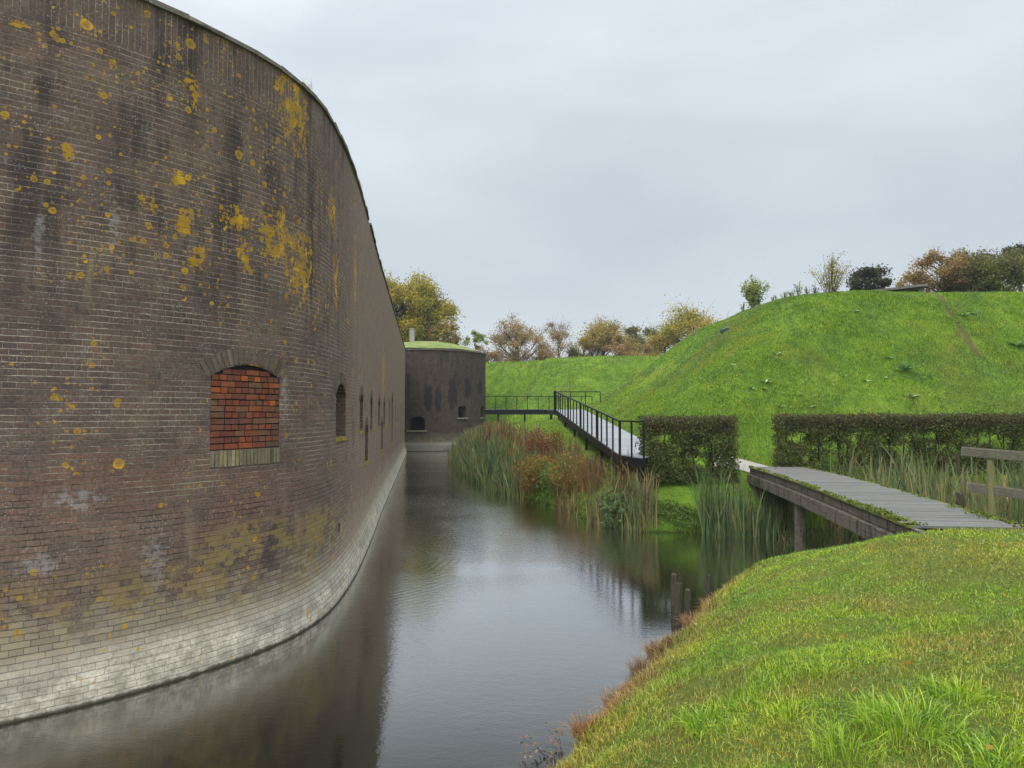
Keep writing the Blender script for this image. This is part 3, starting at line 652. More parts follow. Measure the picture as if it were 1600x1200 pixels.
# ================================================================== round tower
TC = Vector((-7.85, 64.3, 0)); TR = 5.45; TH = 8.42
def tower_uv(px, py):
    dx, dy, dz = ray(px, py); a = dx * dx + dy * dy; b = -2 * (dx * TC.x + dy * TC.y); c = TC.x ** 2 + TC.y ** 2 - TR * TR
    t = (-b - math.sqrt(max(b * b - 4 * a * c, 0))) / (2 * a); x = dx * t - TC.x; y = dy * t - TC.y
    return (math.atan2(y, x) + PI / 2) * TR, EYE + dz * t
def tel(x, y, rx, ry):
    u, v = tower_uv(x, y); u2, _ = tower_uv(x + 2, y); return (u, v, abs(u2 - u) / 2 * rx, ry / FPX * 59)
SOOT = [tel(669, 622, 7, 22), tel(684.5, 624, 5.5, 24), tel(707, 616, 8, 26), tel(731, 607, 5, 20), tel(750, 606, 3, 14), tel(684, 680, 0, 0)][:5]
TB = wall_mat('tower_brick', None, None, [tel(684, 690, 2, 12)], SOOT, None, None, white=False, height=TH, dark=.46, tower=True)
tower = thing('round_tower', 'round dark brick tower with black runs at the far end of the moat', 'tower', TC)
k = 96; tz = [-1.4, 0, .5, .75, 1.5, 4, 7.5, TH]; to = [.16, .16, .14, 0, 0, 0, 0, 0]
V = []; UV = []; F = []
for i in range(k + 1):
    a = 2 * PI * i / k - PI / 2 - PI; dx, dy = math.cos(a), math.sin(a)
    for z, o in zip(tz, to): V.append((dx * (TR + o), dy * (TR + o), z)); UV.append(((a + PI / 2) * TR, z))
m = len(tz)
for i in range(k):
    for j in range(m - 1): F.append((i * m + j, (i + 1) * m + j, (i + 1) * m + j + 1, i * m + j + 1))
F.append(tuple(i * m + m - 1 for i in range(k))); F.append(tuple(reversed([i * m for i in range(k)])))
me = bpy.data.meshes.new('wall'); me.from_pydata(V, [], F); l = me.uv_layers.new(name='UVMap')
for lp in me.loops: l.data[lp.index].uv = UV[lp.vertex_index]
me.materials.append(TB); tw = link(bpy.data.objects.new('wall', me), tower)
bm = bmesh.new(); bm.from_mesh(me); bmesh.ops.remove_doubles(bm, verts=bm.verts[:], dist=.001); bmesh.ops.recalc_face_normals(bm, faces=bm.faces[:]); bm.to_mesh(me); bm.free()
TW = []
for (x, y0, y1, wd) in ((651.5, 650.5, 672.5, 1.55), (722.5, 634, 652.5, 1.0), (754.2, 634, 652, 1.2), (598, 634, 652, 1.0)):
    u, zt = tower_uv(x, y0) if x > 632 else (-3, 3.8); _, zb = tower_uv(x, y1) if x > 632 else (0, 2.8); TW.append((u / TR - PI / 2, wd, zb, zt))
cut = bmesh.new()
for (a, wd, zb, zt) in TW:
    n = Vector((math.cos(a), math.sin(a), 0)); d = Vector((-n.y, n.x, 0)); A_ = []; B_ = []
    for s, z in arch_outline(wd, zb, zt, wd * .17): A_.append(cut.verts.new(n * (TR + .5) + d * s + Vector((0, 0, z)))); B_.append(cut.verts.new(n * (TR - 1.1) + d * s * .6 + Vector((0, 0, z))))
    kk = len(A_); cut.faces.new(A_); cut.faces.new(list(reversed(B_)))
    for i in range(kk): cut.faces.new((A_[i], B_[i], B_[(i + 1) % kk], A_[(i + 1) % kk]))
bmesh.ops.recalc_face_normals(cut, faces=cut.faces[:]); cl = cut.loops.layers.uv.new('UVMap')
for fc in cut.faces:
    for lp in fc.loops: lp[cl].uv = (lp.vert.co.x + lp.vert.co.y, lp.vert.co.z)
cme = bpy.data.meshes.new('c'); cut.to_mesh(cme); cut.free(); cme.materials.append(TB); cob = link(bpy.data.objects.new('c', cme)); cob.location = TC
md = tw.modifiers.new('b', 'BOOLEAN'); md.object = cob; md.solver = 'EXACT'; bpy.context.view_layer.update(); dg = bpy.context.evaluated_depsgraph_get()
nm = bpy.data.meshes.new_from_object(tw.evaluated_get(dg)); tw.modifiers.clear(); tw.data = nm; bpy.data.objects.remove(cob); print('tower faces', len(nm.polygons))
BLACKM = simple_mat('embrasure_shade', [(.012, .012, .012), (.02, .02, .02)], 10)  # near-black colour for the shade deep inside the tower embrasures
for ti, (a, wd, zb, zt) in enumerate(TW[:3]):
    n = Vector((math.cos(a), math.sin(a), 0)); rz = a + PI / 2
    mb = MB(); mb.box(n * (TR + .02) + Vector((0, 0, zb - .06)), (wd + .1, .16, .12), rz=rz, jit=.01); mb.build('sill', simple_mat('sill_stone', [(.16, .16, .10), (.24, .23, .15)], 6), tower)
    mb = MB(); mb.box(n * (TR - .75) + Vector((0, 0, (zb + zt) / 2)), (wd, .05, zt - zb), rz=rz); mb.build('shade_panel', BLACKM, tower)  # flat black panel painted as the darkness of the recess
mb = MB()
for i in range(72):
    a = 2 * PI * (i + .5) / 72; mb.box((math.cos(a) * (TR - .12), math.sin(a) * (TR - .12), TH + .035 + random.uniform(-.008, .008)), (TR * 2 * PI / 72 - .006, .42, .085), rz=a + PI / 2, jit=.008)
mb.build('coping', COPE, tower)
V = []; F = []
for j in range(9):
    r = (TR - .33) * (1 - j / 8); z = TH + .05 + 1.15 * (1 - (r / TR) ** 2)
    for i in range(40): a = 2 * PI * i / 40; V.append((math.cos(a) * r, math.sin(a) * r, z + random.uniform(-.03, .03)))
F = [(j * 40 + i, j * 40 + (i + 1) % 40, (j + 1) * 40 + (i + 1) % 40, (j + 1) * 40 + i) for j in range(8) for i in range(40)]
np_mesh('turf_roof', V, [np.array(F)], simple_mat('tower_turf', [(.09, .15, .03), (.16, .21, .05), (.24, .26, .08)], 1.2, bump=.8, bd=.05), tower, smooth=True)
CONC = simple_mat('pale_concrete', [(.26, .25, .21), (.36, .35, .30)], 3)
vx, vy, vz = atd(644, 536, 62.6)
vent = thing('vent_pillar', 'pale square concrete vent pillar on the turf roof of the round tower', 'vent pillar', (vx, vy, vz - .35))
mb = MB(); mb.box((0, 0, .80), (.42, .42, 1.5)); mb.build('shaft', CONC, vent, bevel=.02)
mb = MB(); mb.box((0, 0, 1.585), (.48, .48, .07)); mb.build('cap', CONC, vent, bevel=.01)

# ================================================================== blades, leaves, trees
def blades(name, P, H, Wd, mat, parent=None, lean=.35, segs=2, dry=None, droop=.0, dirs=None):
    """ribbon blades: P (N,3) feet, H heights, Wd widths"""
    n = len(P); P = np.asarray(P, np.float32); H = np.broadcast_to(H, n).astype(np.float32); Wd = np.broadcast_to(Wd, n).astype(np.float32)
    th = rng.uniform(0, 2 * PI, n) if dirs is None else dirs; L = np.abs(rng.normal(0, lean, n)); ld = np.stack([np.cos(th), np.sin(th)], 1)
    f = rng.uniform(0, 2 * PI, n); sd_ = np.stack([np.cos(f), np.sin(f)], 1)
    V = []
    for j in range(segs):
        t = j / segs; wj = Wd * (1 - .55 * t * t); c = P.copy(); b = L * H * t ** 2
        c[:, :2] += ld * b[:, None]; c[:, 2] += H * t * np.sqrt(np.clip(1 - (L * t * .7) ** 2, .1, 1)) - droop * H * t ** 4
        for s in (-.5, .5): q = c.copy(); q[:, :2] += sd_ * (wj * s)[:, None]; V.append(q)
    c = P.copy(); c[:, :2] += ld * (L * H)[:, None]; c[:, 2] += H * np.sqrt(np.clip(1 - (L * .7) ** 2, .1, 1)) - droop * H; V.append(c)
    k = 2 * segs + 1; A = np.stack(V, 1).reshape(-1, 3); o = (np.arange(n) * k)[:, None]
    fs = [o + np.array([[2 * j, 2 * j + 1, 2 * j + 3, 2 * j + 2]]) for j in range(segs - 1)]
    tri = o + np.array([[2 * segs - 2, 2 * segs - 1, 2 * segs]])
    at = {'dry': np.repeat(np.broadcast_to(dry, n), k)} if dry is not None else None
    return np_mesh(name, A, ([np.concatenate(fs)] if fs else []) + [tri], mat, parent, attrs=at)
def leaf_cards(name, P, size, mat, parent=None, flat=0., dry=None):
    n = len(P); P = np.asarray(P, np.float32); size = np.broadcast_to(size, n)
    a = rng.normal(size=(n, 3)); a[:, 2] *= (1 - flat); a /= np.linalg.norm(a, axis=1)[:, None]
    r = rng.normal(size=(n, 3)); b = np.cross(a, r); b /= np.linalg.norm(b, axis=1)[:, None]
    s = (size * rng.uniform(.6, 1.3, n))[:, None]
    V = np.stack([P - a * s * .5, P - b * s * .32 + a * s * .05, P + a * s * .5, P + b * s * .32 + a * s * .05], 1).reshape(-1, 3)
    q = (np.arange(n) * 4)[:, None] + np.array([[0, 1, 2, 3]])
    return np_mesh(name, V, [q], mat, parent, attrs={'dry': np.repeat(dry, 4)} if dry is not None else None)
BARK = simple_mat('bark', [(.045, .038, .03), (.09, .078, .06)], 8, stretch=(1, 1, .25), bump=.6)
BARKD = simple_mat('dark_bark', [(.03, .024, .018), (.055, .045, .034)], 8, stretch=(1, 1, .25))
def make_tree(name, label, cat, x, y, H, R, mat, nclump=40, nleaf=8000, leaf=.2, lo=.3, rc=.16, open_=0., bark=None, group=None, base=None, stems=1, twig=3, upright=False, squash=1., seed=0):
    rs = np.random.default_rng(seed + 100); bz = hz(x, y) - .1 if base is None else base
    t = thing(name, label, cat, (x, y, bz), group=group); bark = bark or BARK
    cen = []
    z0 = H * lo; zc = (H + z0) / 2; hz_ = (H - z0) / 2
    for i in range(nclump):
        for _ in range(30):
            p = rs.normal(size=3); p /= np.linalg.norm(p); rr = (rs.uniform(.35, 1) ** .5) * rs.uniform(.86, 1.0)
            q = p * rr; 
            if q[2] < -.75 and rs.random() < .6: continue
            break
        wf = 1. - .25 * max(q[2], 0)
        cen.append((q[0] * R * (1 - rc * .7) * wf, q[1] * R * (1 - rc * .7) * wf * squash, zc + q[2] * hz_ * (1 - rc * .6)))
    cen = np.array(cen); mb = MB(); tb = MB(); rt = max(.035 * H / (stems ** .5), .02) * (.5 if upright else 1)
    for s in range(stems):
        a = 2 * PI * s / stems + .4; sp = R * .12 if stems > 1 else 0
        top = (math.cos(a) * R * .35 * (stems > 1), math.sin(a) * R * .35 * (stems > 1), H * .82); foot = (math.cos(a) * sp, math.sin(a) * sp, 0)
        pts = [Vector(foot).lerp(Vector(top), q) + Vector((rs.normal() * .02 * H * (q > 0), rs.normal() * .02 * H * (q > 0), 0)) for q in (0, .25, .5, .75, 1)]
        mb.tube(pts, [rt, rt * .8, rt * .6, rt * .35, rt * .12], 6)
    for c in cen:
        c = Vector(c); zb = max(H * .12, min(H * .75, c.z - (Vector((c.x, c.y, 0)).length) * rs.uniform(.5, 1.0)))
        st = Vector((0, 0, zb)); mid = st.lerp(c, .5) + Vector((rs.normal(), rs.normal(), rs.normal() * .5 + .6)) * R * .06; rr = rt * .34 * (1 - .5 * zb / H)
        tb.tube([st, mid, c], [rr, rr * .6, rr * .22], 4, cap=False)
        for _ in range(twig):
            e = c + Vector(np.clip(rs.normal(size=3), -1.2, 1.2)) * R * rc * 1.1 + Vector((0, 0, R * rc * (.9 if upright else .3))); tb.tube([c if rs.random() < .6 else mid, (c + e) / 2 + Vector(rs.normal(size=3)) * R * .02, e], [rr * .3, rr * .2, rr * .08], 3, cap=False)
    mb.build('trunk', bark, t, smooth=True); tb.build('limbs', bark, t)
    if nleaf:
        if H > 6 and seed > 1: nleaf = int(nleaf * 2.3); leaf = leaf * .85
        w_ = rs.uniform(.3, 1, nclump); w_ /= w_.sum(); ci = rs.choice(nclump, nleaf, p=w_)
        off = rs.normal(size=(nleaf, 3)) * R * rc * rs.uniform(.55, 1.1, nclump)[ci][:, None] * .62; off[:, 2] *= .8
        leaf_cards('crown', cen[ci] + off, leaf, mat, t, flat=.2)
    return t

# ------------------------------------------------------------------ trees beyond the ramparts
def xd(px, D): return (px - 800) / FPX * D * 1.0
def top(py, D): return atd(800, py, D)[2]
F_YG = foliage_mat('leaves_yellow_green', [(.10, .13, .02), (.26, .26, .03), (.44, .33, .03), (.56, .36, .03)], patch=.35)
F_BR = foliage_mat('leaves_russet', [(.20, .15, .07), (.36, .25, .11), (.50, .38, .18)], patch=.5)
F_GD = foliage_mat('leaves_golden', [(.16, .14, .04), (.32, .25, .06), (.50, .35, .09)], patch=.35)
F_OL = foliage_mat('leaves_olive', [(.07, .08, .03), (.14, .15, .045), (.24, .23, .07)], patch=.5)
F_DK = foliage_mat('leaves_dark', [(.03, .04, .018), (.06, .07, .03), (.10, .10, .04)], patch=.5)
F_PG = foliage_mat('leaves_pale_green', [(.14, .20, .04), (.24, .30, .07), (.34, .36, .10)], patch=.8)
F_YL = foliage_mat('leaves_yellow', [(.20, .17, .03), (.36, .30, .05), (.48, .38, .07)], patch=.8)
F_OR = foliage_mat('leaves_orange', [(.20, .13, .05), (.34, .22, .085), (.46, .33, .13)], patch=.5)
def ft(px, hw, py, D, mat, label, name='broadleaf_tree', cat='tree', **k):
    x = xd(px, D); b = hz(x, D) - .1 if 'base' not in k else k['base']; H = (top(py, D) - b) * 1.03
    return make_tree(name, label, cat, x, D, H, 1.45 * hw / FPX * D, mat, **k)
TG = 'trees beyond the far rampart'
ft(630, 66, 424, 84, F_YG, 'tall yellow and green tree rising over the fort wall and round tower', 'maple_tree', nclump=110, nleaf=60000, leaf=.25, lo=.10, rc=.15, seed=1, twig=1)
ft(692, 27, 498, 80, F_GD, 'small yellowing tree just right of the tall one behind the tower', nclump=24, nleaf=5000, leaf=.28, lo=.2, rc=.25, group=TG, seed=2)
ft(741, 16, 512, 78, F_PG, 'thin pale green birch sapling right of the tower top', 'birch_tree', nclump=12, nleaf=900, leaf=.22, lo=.3, rc=.22, group=TG, seed=3, upright=True)
ft(806, 54, 495, 92, F_BR, 'open russet oak with bare dark branches on the skyline', 'oak_tree', nclump=60, nleaf=7000, leaf=.24, lo=.22, rc=.13, twig=5, group=TG, seed=4)
ft(762, 22, 533, 90, F_OR, 'low orange brown tree at the left foot of the russet oak', nclump=20, nleaf=3500, leaf=.24, lo=.1, rc=.25, group=TG, seed=5)
ft(873, 40, 500, 96, F_BR, 'almost bare tree with fine upright twigs on the skyline', 'bare_tree', nclump=55, nleaf=2600, leaf=.22, lo=.2, rc=.15, twig=8, upright=True, group=TG, seed=6)
ft(850, 26, 532, 90, F_BR, 'low brown thicket tree in front of the bare one', nclump=20, nleaf=3500, leaf=.25, lo=.1, rc=.25, group=TG, seed=7)
ft(943, 50, 494, 92, F_GD, 'rounded golden brown tree left of centre of the far tree line', nclump=55, nleaf=15000, leaf=.26, lo=.1, rc=.2, twig=2, group=TG, seed=8)
ft(912, 22, 520, 94, F_OR, 'small rust coloured tree against the golden one', nclump=18, nleaf=3500, leaf=.25, lo=.1, rc=.25, group=TG, seed=9)
ft(992, 20, 492, 104, F_OL, 'narrow grey green tree between two golden trees', nclump=26, nleaf=6000, leaf=.28, lo=.1, rc=.25, group=TG, seed=10)
ft(1020, 16, 486, 108, F_DK, 'dark green tree top peeping behind the yellow tree', nclump=18, nleaf=4500, leaf=.28, lo=.1, rc=.28, group=TG, seed=11)
ft(1075, 62, 474, 88, F_YG, 'broad yellow green tree at the right of the far tree line', nclump=60, nleaf=17000, leaf=.26, lo=.1, rc=.2, twig=2, group=TG, seed=12)
ft(1038, 26, 505, 86, F_YL, 'pale yellow tree low beside the broad yellow green one', nclump=24, nleaf=5000, leaf=.24, lo=.1, rc=.25, group=TG, seed=13)
ft(1128, 30, 488, 92, F_OL, 'greyish tree half hidden by the near grassy rampart', nclump=30, nleaf=7000, leaf=.26, lo=.1, rc=.25, group=TG, seed=44, twig=2)
ft(968, 24, 512, 86, F_OR, 'low orange tree at the right foot of the golden one', nclump=24, nleaf=4000, leaf=.25, lo=.05, rc=.25, group=TG, seed=15)
ft(905, 20, 534, 84, F_OL, 'low olive thicket tree between the bare and golden trees', nclump=20, nleaf=4000, leaf=.25, lo=.05, rc=.25, group=TG, seed=16)
ft(1003, 22, 528, 84, F_OR, 'low rusty thicket tree beneath the narrow grey green tree', nclump=20, nleaf=4000, leaf=.25, lo=.05, rc=.25, group=TG, seed=17)
ft(1100, 30, 500, 80, F_GD, 'golden tree in front of the greyish one near the rampart flank', nclump=26, nleaf=5000, leaf=.25, lo=.05, rc=.22, group=TG, seed=18)
SG = 'shrubs on the near rampart top'
def fan_shrub(name, label, cat, x, y, b, H, R, mat, nst, nleaf, leaf, group, seed, low=.1, bot=.0):
    rs = np.random.default_rng(seed + 500); t = thing(name, label, cat, (x, y, b), group=group); mb = MB(); L = []
    for i in range(nst):
        a = rs.uniform(0, 2 * PI); h = H * rs.uniform(.55, 1.0) if i else H; sp = R * rs.uniform(.1, 1.) ** .7 * (.55 if h > .85 * H else 1); f0 = R * .12
        p0 = Vector((math.cos(a) * f0, math.sin(a) * f0, -.1)); p1 = Vector((math.cos(a) * sp * .55, math.sin(a) * sp * .55, h * .5)); p2 = Vector((math.cos(a) * sp, math.sin(a) * sp, h))
        mb.tube([p0, p1, p2], [.018, .011, .003], 4, cap=False)
        for _ in range(4):
            q = rs.uniform(.25, .85); c = p0.lerp(p1, q * 2) if q < .5 else p1.lerp(p2, q * 2 - 1); e = c + Vector((rs.normal() * R * .16, rs.normal() * R * .16, H * rs.uniform(.08, .2))); mb.tube([c, e], [.006, .002], 3, cap=False)
            for _ in range(max(1, nleaf // (nst * 8))): L.append(tuple(c.lerp(e, rs.uniform(.1, 1)) + Vector(rs.normal(size=3)) * leaf * .8))
        for _ in range(max(1, nleaf // (nst * 2))):
            q = rs.uniform(low, 1.) ; c = p0.lerp(p1, q * 2) if q < .5 else p1.lerp(p2, q * 2 - 1); L.append(tuple(c + Vector(rs.normal(size=3)) * (R * .07 + leaf * .6)))
    mb.build('stems', BARK, t); leaf_cards('leaves', np.array(L), leaf, mat, t); return t
def crest_D(px):
    D_ = np.arange(24, 62, .25); X_ = (px - 800) / FPX * D_; e_ = (ground_h(X_, D_) - EYE) / D_; return float(D_[int(np.argmax(e_))]), float(e_.max())
def st_(px, hw, ytop, ybase, D, mat, label, name='shrub', cat='shrub', **k):
    Dc, ec = crest_D(px)
    if D < 40: D = Dc + .25
    if k.get('fan'):
        x = xd(px, D); b = hz(x, D) - .03; return fan_shrub(name, label, cat, x, D, b, top(ytop, D) - b, hw * 1.1 / FPX * D, mat, k['fan'], k['nleaf'], k['leaf'], k['group'], k['seed'])
    x = xd(px, D); zt = top(ytop, D); hw = hw * 1.15; b = (hz(x, D) - .05) if D < 40 else EYE + ec * D - .6; return make_tree(name, label, cat, x, D, zt - b, hw / FPX * D, mat, base=b, **k)
st_(1181, 21, 432, 490, 37.5, F_PG, 'leafy pale green sapling with two tops on the rampart shoulder', 'sapling', fan=14, nleaf=2600, leaf=.10, group=SG, seed=20)
st_(1251, 8, 439, 470, 36, F_PG, 'small pale wisp of a shrub between the sapling and the twiggy bush', fan=5, nleaf=160, leaf=.07, group=SG, seed=21)
st_(1300, 32, 395, 462, 34.5, F_YL, 'twiggy bush of upright stems with sparse yellow leaves', fan=26, nleaf=1500, leaf=.075, group=SG, seed=22)
st_(1362, 34, 414, 455, 50, F_DK, 'low dark rounded tree behind the timber roof', 'broadleaf_tree', 'tree', nclump=40, nleaf=6500, leaf=.15, lo=.05, rc=.2, group=SG, seed=23)
st_(1424, 24, 424, 458, 46, F_BR, 'small brown bush at the right end of the timber roof', nclump=24, nleaf=2600, leaf=.13, lo=.05, rc=.2, twig=4, group=SG, seed=24)
st_(1478, 56, 384, 458, 44, F_OR, 'large rust and orange bush on the rampart top', nclump=60, nleaf=9000, leaf=.13, lo=.04, rc=.17, twig=5, group=SG, seed=25)
st_(1520, 40, 388, 460, 43, F_OL, 'rounded olive bush between the rust and the large olive bushes', nclump=50, nleaf=9000, leaf=.12, lo=.03, rc=.2, group=SG, seed=28)
st_(1566, 62, 388, 460, 42, F_OL, 'large olive green bush on the rampart top at the right', nclump=70, nleaf=17000, leaf=.12, lo=.03, rc=.2, twig=3, group=SG, seed=26)
st_(1600, 30, 370, 460, 56, F_DK, 'dark tree top at the right edge above the olive bush', 'broadleaf_tree', 'tree', nclump=30, nleaf=7000, leaf=.17, lo=.1, rc=.2, group=SG, seed=27)
for i, (px, py, hw) in enumerate(((1212, 462, 9), (1228, 455, 8), (1240, 452, 7), (1265, 447, 10), (1278, 444, 6), (1163, 472, 4))):
    st_(px, hw, py, py + 25, 35.5 - i * .25, (F_OL, F_PG)[i % 2], 'tall thin weed gone to seed on the rampart edge', 'tall_weed', 'weed', fan=7, nleaf=130, leaf=.06, group='thin weeds along the rampart edge', seed=30 + i)
# low timber roof on the rampart
WOODG = simple_mat('weathered_wood', [(.10, .095, .085), (.19, .18, .16), (.14, .135, .12)], 3, stretch=(.3, 4, 4), bump=.5,
                   extra=lambda N, o, c: N.mix(N.m('MULTIPLY', N.sstep(N.noise(N.pos(), 2.2, 5, .7), .52, .70), .65), c, (.075, .09, .02)))
xr, yr, zr = atd(1328, 461, 33.5); xr2, _, zr2 = atd(1432, 450, 34.0)
rf = thing('timber_roof', 'low weathered timber roof slab sunk into the rampart top', 'shelter roof', (xr, 33.5, zr))
mb = MB(); mb.beam((0, 0, .0), (xr2 - xr, .6, zr2 - zr + .04), 1.6, .11); mb.build('roof_slab', WOODG, rf)
mb = MB(); mb.beam((.1, -.6, -.13), (xr2 - xr, -.1, zr2 - zr - .1), .12, .10); mb.build('edge_beam', BARKD, rf)
mb = MB(); mb.box((xr2 - xr - .1, .7, zr2 - zr - .35), (.3, 1.5, .7)); mb.build('end_wall', CONC, rf)

# ================================================================== footbridge
BW = simple_mat('grey_bridge_wood', [(.045, .038, .030), (.15, .13, .105), (.075, .065, .052)], 2.5, stretch=(6, .4, 6), bump=.5,
                extra=lambda N, o, c: N.mix(N.m('MULTIPLY', N.sstep(N.noise(N.scale(N.pos(), (5, 5, .9)), 2.0, 3, .6), .46, .66), .85), c, N.mix(N.sstep(N.noise(N.pos(), 1.6, 3), .45, .6), (.014, .013, .010), (.075, .085, .025))))
DECKW = (lambda N: None)
N = NT('deck_boards'); r = N.rnd(); o = N.obj(); a = N.noise(N.scale(o, (1, 14, 1)), 3, 4, .6); f_ = N.noise(o, 30, 4, .6)
c = N.ramp(r, [(0, (.125, .122, .115)), (.5, (.145, .141, .133)), (1, (.17, .166, .157))]); c = N.mix(.5, c, N.ramp(a, [(.3, .5), (.6, 1.15)]), 'MULTIPLY'); c = N.mix(.3, c, N.ramp(f_, [(.3, .6), (.7, 1.3)]), 'MULTIPLY')
ox = N.n('ShaderNodeSeparateXYZ', {0: o}).outputs[0]
ed = N.m('ABSOLUTE', ox); mo = N.m('ADD', N.m('MULTIPLY', N.sstep(ed, .45, .84), .55), N.m('MULTIPLY', N.noise(o, 2.6, 5, .7), .75))
c = N.mix(N.m('MULTIPLY', N.sstep(mo, .72, .92), .85), c, N.mix(f_, (.07, .10, .012), (.19, .21, .02)))
N.bsdf(c, .5, N.bump(N.m('ADD', a, f_), .4, .006), .4); DECKM = N.mat
b0 = Vector((6.33, 9.9, 1.6)); b1 = Vector((7.72, 20.75, 1.6)); bd = b1 - b0; bL = bd.length; brz = math.atan2(bd.y, bd.x) - PI / 2
fb = thing('footbridge', 'grey plank footbridge with mossy edges crossing the moat', 'footbridge', b0, brz)
HW = .80; ARCHZ = lambda y: .055 * math.sin(PI * min(max(y / bL, 0), 1)); mb = MB(); nb = int(bL / .10)
for i in range(nb): mb.box((random.uniform(-.008, .008), (i + .5) * bL / nb, ARCHZ((i + .5) * bL / nb) + random.uniform(-.003, .003)), (2 * HW, bL / nb - .006, .034), jit=.001)
mb.build('deck', DECKM, fb)
for s in (-1, 1):
    for k0, k1 in ((-.3, bL * .27), (bL * .27 + .01, bL * .55), (bL * .55 + .01, bL * .8), (bL * .8 + .01, bL + .1)):
        za, zb_ = ARCHZ(k0), ARCHZ(k1)
        mb = MB(); mb.beam((s * (HW - .09), k0, za - .108), (s * (HW - .09), k1, zb_ - .108), .08, .175); mb.build('edge_joist', BW, fb, bevel=.006)
        mb = MB(); mb.beam((s * (HW - .04), k0, za - .335), (s * (HW - .04), k1, zb_ - .335), .14, .26); mb.build('main_beam', BW, fb, bevel=.008)
mb = MB(); mb.beam((0, -.3, -.335), (0, bL, -.335), .14, .26); mb.build('main_beam', BW, fb)
for yy in (.9, 6.0, 10.3):
    mb = MB(); mb.beam((-HW + .06, yy, -.56 + ARCHZ(yy)), (HW - .06, yy, -.56 + ARCHZ(yy)), .18, .17); mb.build('cross_beam', BW, fb)
    for s in (-1, 1):
        mb = MB(); mb.box((s * (HW - .12), yy - .01, -1.65), (.20, .20, 2.6), jit=.01); mb.build('post', BW, fb, bevel=.012)
yy_ = np.concatenate([rng.normal(c_, w_, n_) for c_, w_, n_ in ((1.0, .55, 1500), (2.6, .5, 400), (4.6, .5, 600), (7.3, .8, 500), (9.9, .7, 800), (5, 3, 500))]); yy_ = np.clip(yy_, .05, bL - .05)
ss_ = np.where(rng.random(len(yy_)) < .72, -1, 1); xx_ = ss_ * (HW - np.abs(rng.normal(0, .055, len(yy_))) * (1 + (yy_ < 2))); k_ = vnoise(xx_ * .5, yy_, .3, 81) > -.12; xx_, yy_ = xx_[k_], yy_[k_]
P_ = np.stack([xx_, yy_, .020 + rng.uniform(0, .022, len(xx_)) + .055 * np.sin(PI * yy_ / bL)], 1)
leaf_cards('moss', P_, .045, foliage_mat('moss', [(.05, .07, .01), (.11, .15, .015), (.22, .24, .02)], patch=5, trans=.05), fb)

# plank fence at the bridge head
FW = simple_mat('ribbed_fence_board', [(.12, .115, .085), (.20, .185, .14)], 4, stretch=(.5, 5, 5), bump=.4)
FP = simple_mat('green_fence_post', [(.13, .14, .05), (.22, .21, .10)], 6, stretch=(4, 4, .5))
fx, fy = 7.30, 11.45; fz = hz(7.9, 11.6)
fe = thing('plank_fence', 'two weathered ribbed planks on greenish posts beside the bridge end', 'fence', (fx, fy, 1.5))
ua, ub = Vector(atd(1502, 705, 11.5)), Vector(atd(1700, 721, 10.4)); la, lb = Vector(atd(1512, 761, 11.5)), Vector(atd(1700, 786, 10.4)); O = Vector((fx, fy, 1.5))
for a_, b_ in ((ua, ub), (la, lb)):
    mb = MB(); mb.beam(a_ - O, b_ - O, .035, .145)
    for q in (-.05, -.025, 0, .025, .05):
        mb.beam(a_ - O + Vector((-.008, -.022, q)), b_ - O + Vector((0, -.022, q)), .008, .012)
    mb.build('plank', FW, fe)
for px in (1556, 1690):
    t_ = (px - 1502) / 198; pp = ua.lerp(ub, t_) - O; mb = MB(); mb.tube([(pp.x, pp.y + .075, -1.4), (pp.x, pp.y + .075, pp.z + .02)], [.055, .05], 10); mb.build('post', FP, fe, smooth=False)
# short old stakes in the reeds by the fence
STK = simple_mat('rotten_wood', [(.022, .02, .014), (.07, .06, .042), (.04, .04, .022)], 7, stretch=(3, 3, .5), bump=.7)
def stake(name, label, px, py_top, py_bot, D, r, group=None, cat='post', lean=(0, 0), sink=.5):
    x, y, z1 = atd(px, py_top, D); z0 = atd(px, py_bot, D)[2]
    t = thing(name, label, cat, (x, y, z0), group=group); mb = MB(); h = z1 - z0; n = 7; k = 10
    for j in range(n):
        q = -sink + (h + sink) * j / (n - 1)
        for i in range(k):
            a = 2 * PI * i / k; rr = r * (1 + .10 * math.sin(3 * a + px) + random.uniform(-.05, .05)) * (1.0 if j < n - 1 else .82)
            mb.v.append((math.cos(a) * rr + lean[0] * max(q, 0), math.sin(a) * rr + lean[1] * max(q, 0), q + (random.uniform(-.02, .015) if j == n - 1 else 0)))
    for j in range(n - 1):
        for i in range(k): mb.f.append([j * k + i, j * k + (i + 1) % k, (j + 1) * k + (i + 1) % k, (j + 1) * k + i])
    mb.f.append([(n - 1) * k + i for i in range(k)]); mb.f.append([i for i in reversed(range(k))])
    return mb.build('shaft', STK, t), t
PG = 'rotten stakes standing in the water'
stake('mooring_stake', 'tallest rotten stake, left and rear of the close pair in the water', 1053.5, 897, 938, 11.95, .055, PG)
stake('mooring_stake', 'rotten stake touching the tall one, in front of it', 1058.5, 911, 952, 11.5, .058, PG, lean=(.02, 0))
stake('mooring_stake', 'rotten stake nearest the grassy bank edge, right of the close pair', 1075, 921, 966, 11.15, .052, PG)
stake('mooring_stake', 'rear right rotten stake standing alone in the dark water', 1106, 899, 930, 12.5, .055, PG)
stake('bank_stake', 'short dark stump of a stake in the grass at the bank edge', 1169, 917, 931, 11.6, .03)
stake('old_post', 'short grey post among the reeds left of the plank fence', 1499, 770, 806, 12.5, .06)
stake('old_post', 'dark leaning post behind the reeds at the left end of the upper plank', 1497, 706, 722, 18.0, .03)

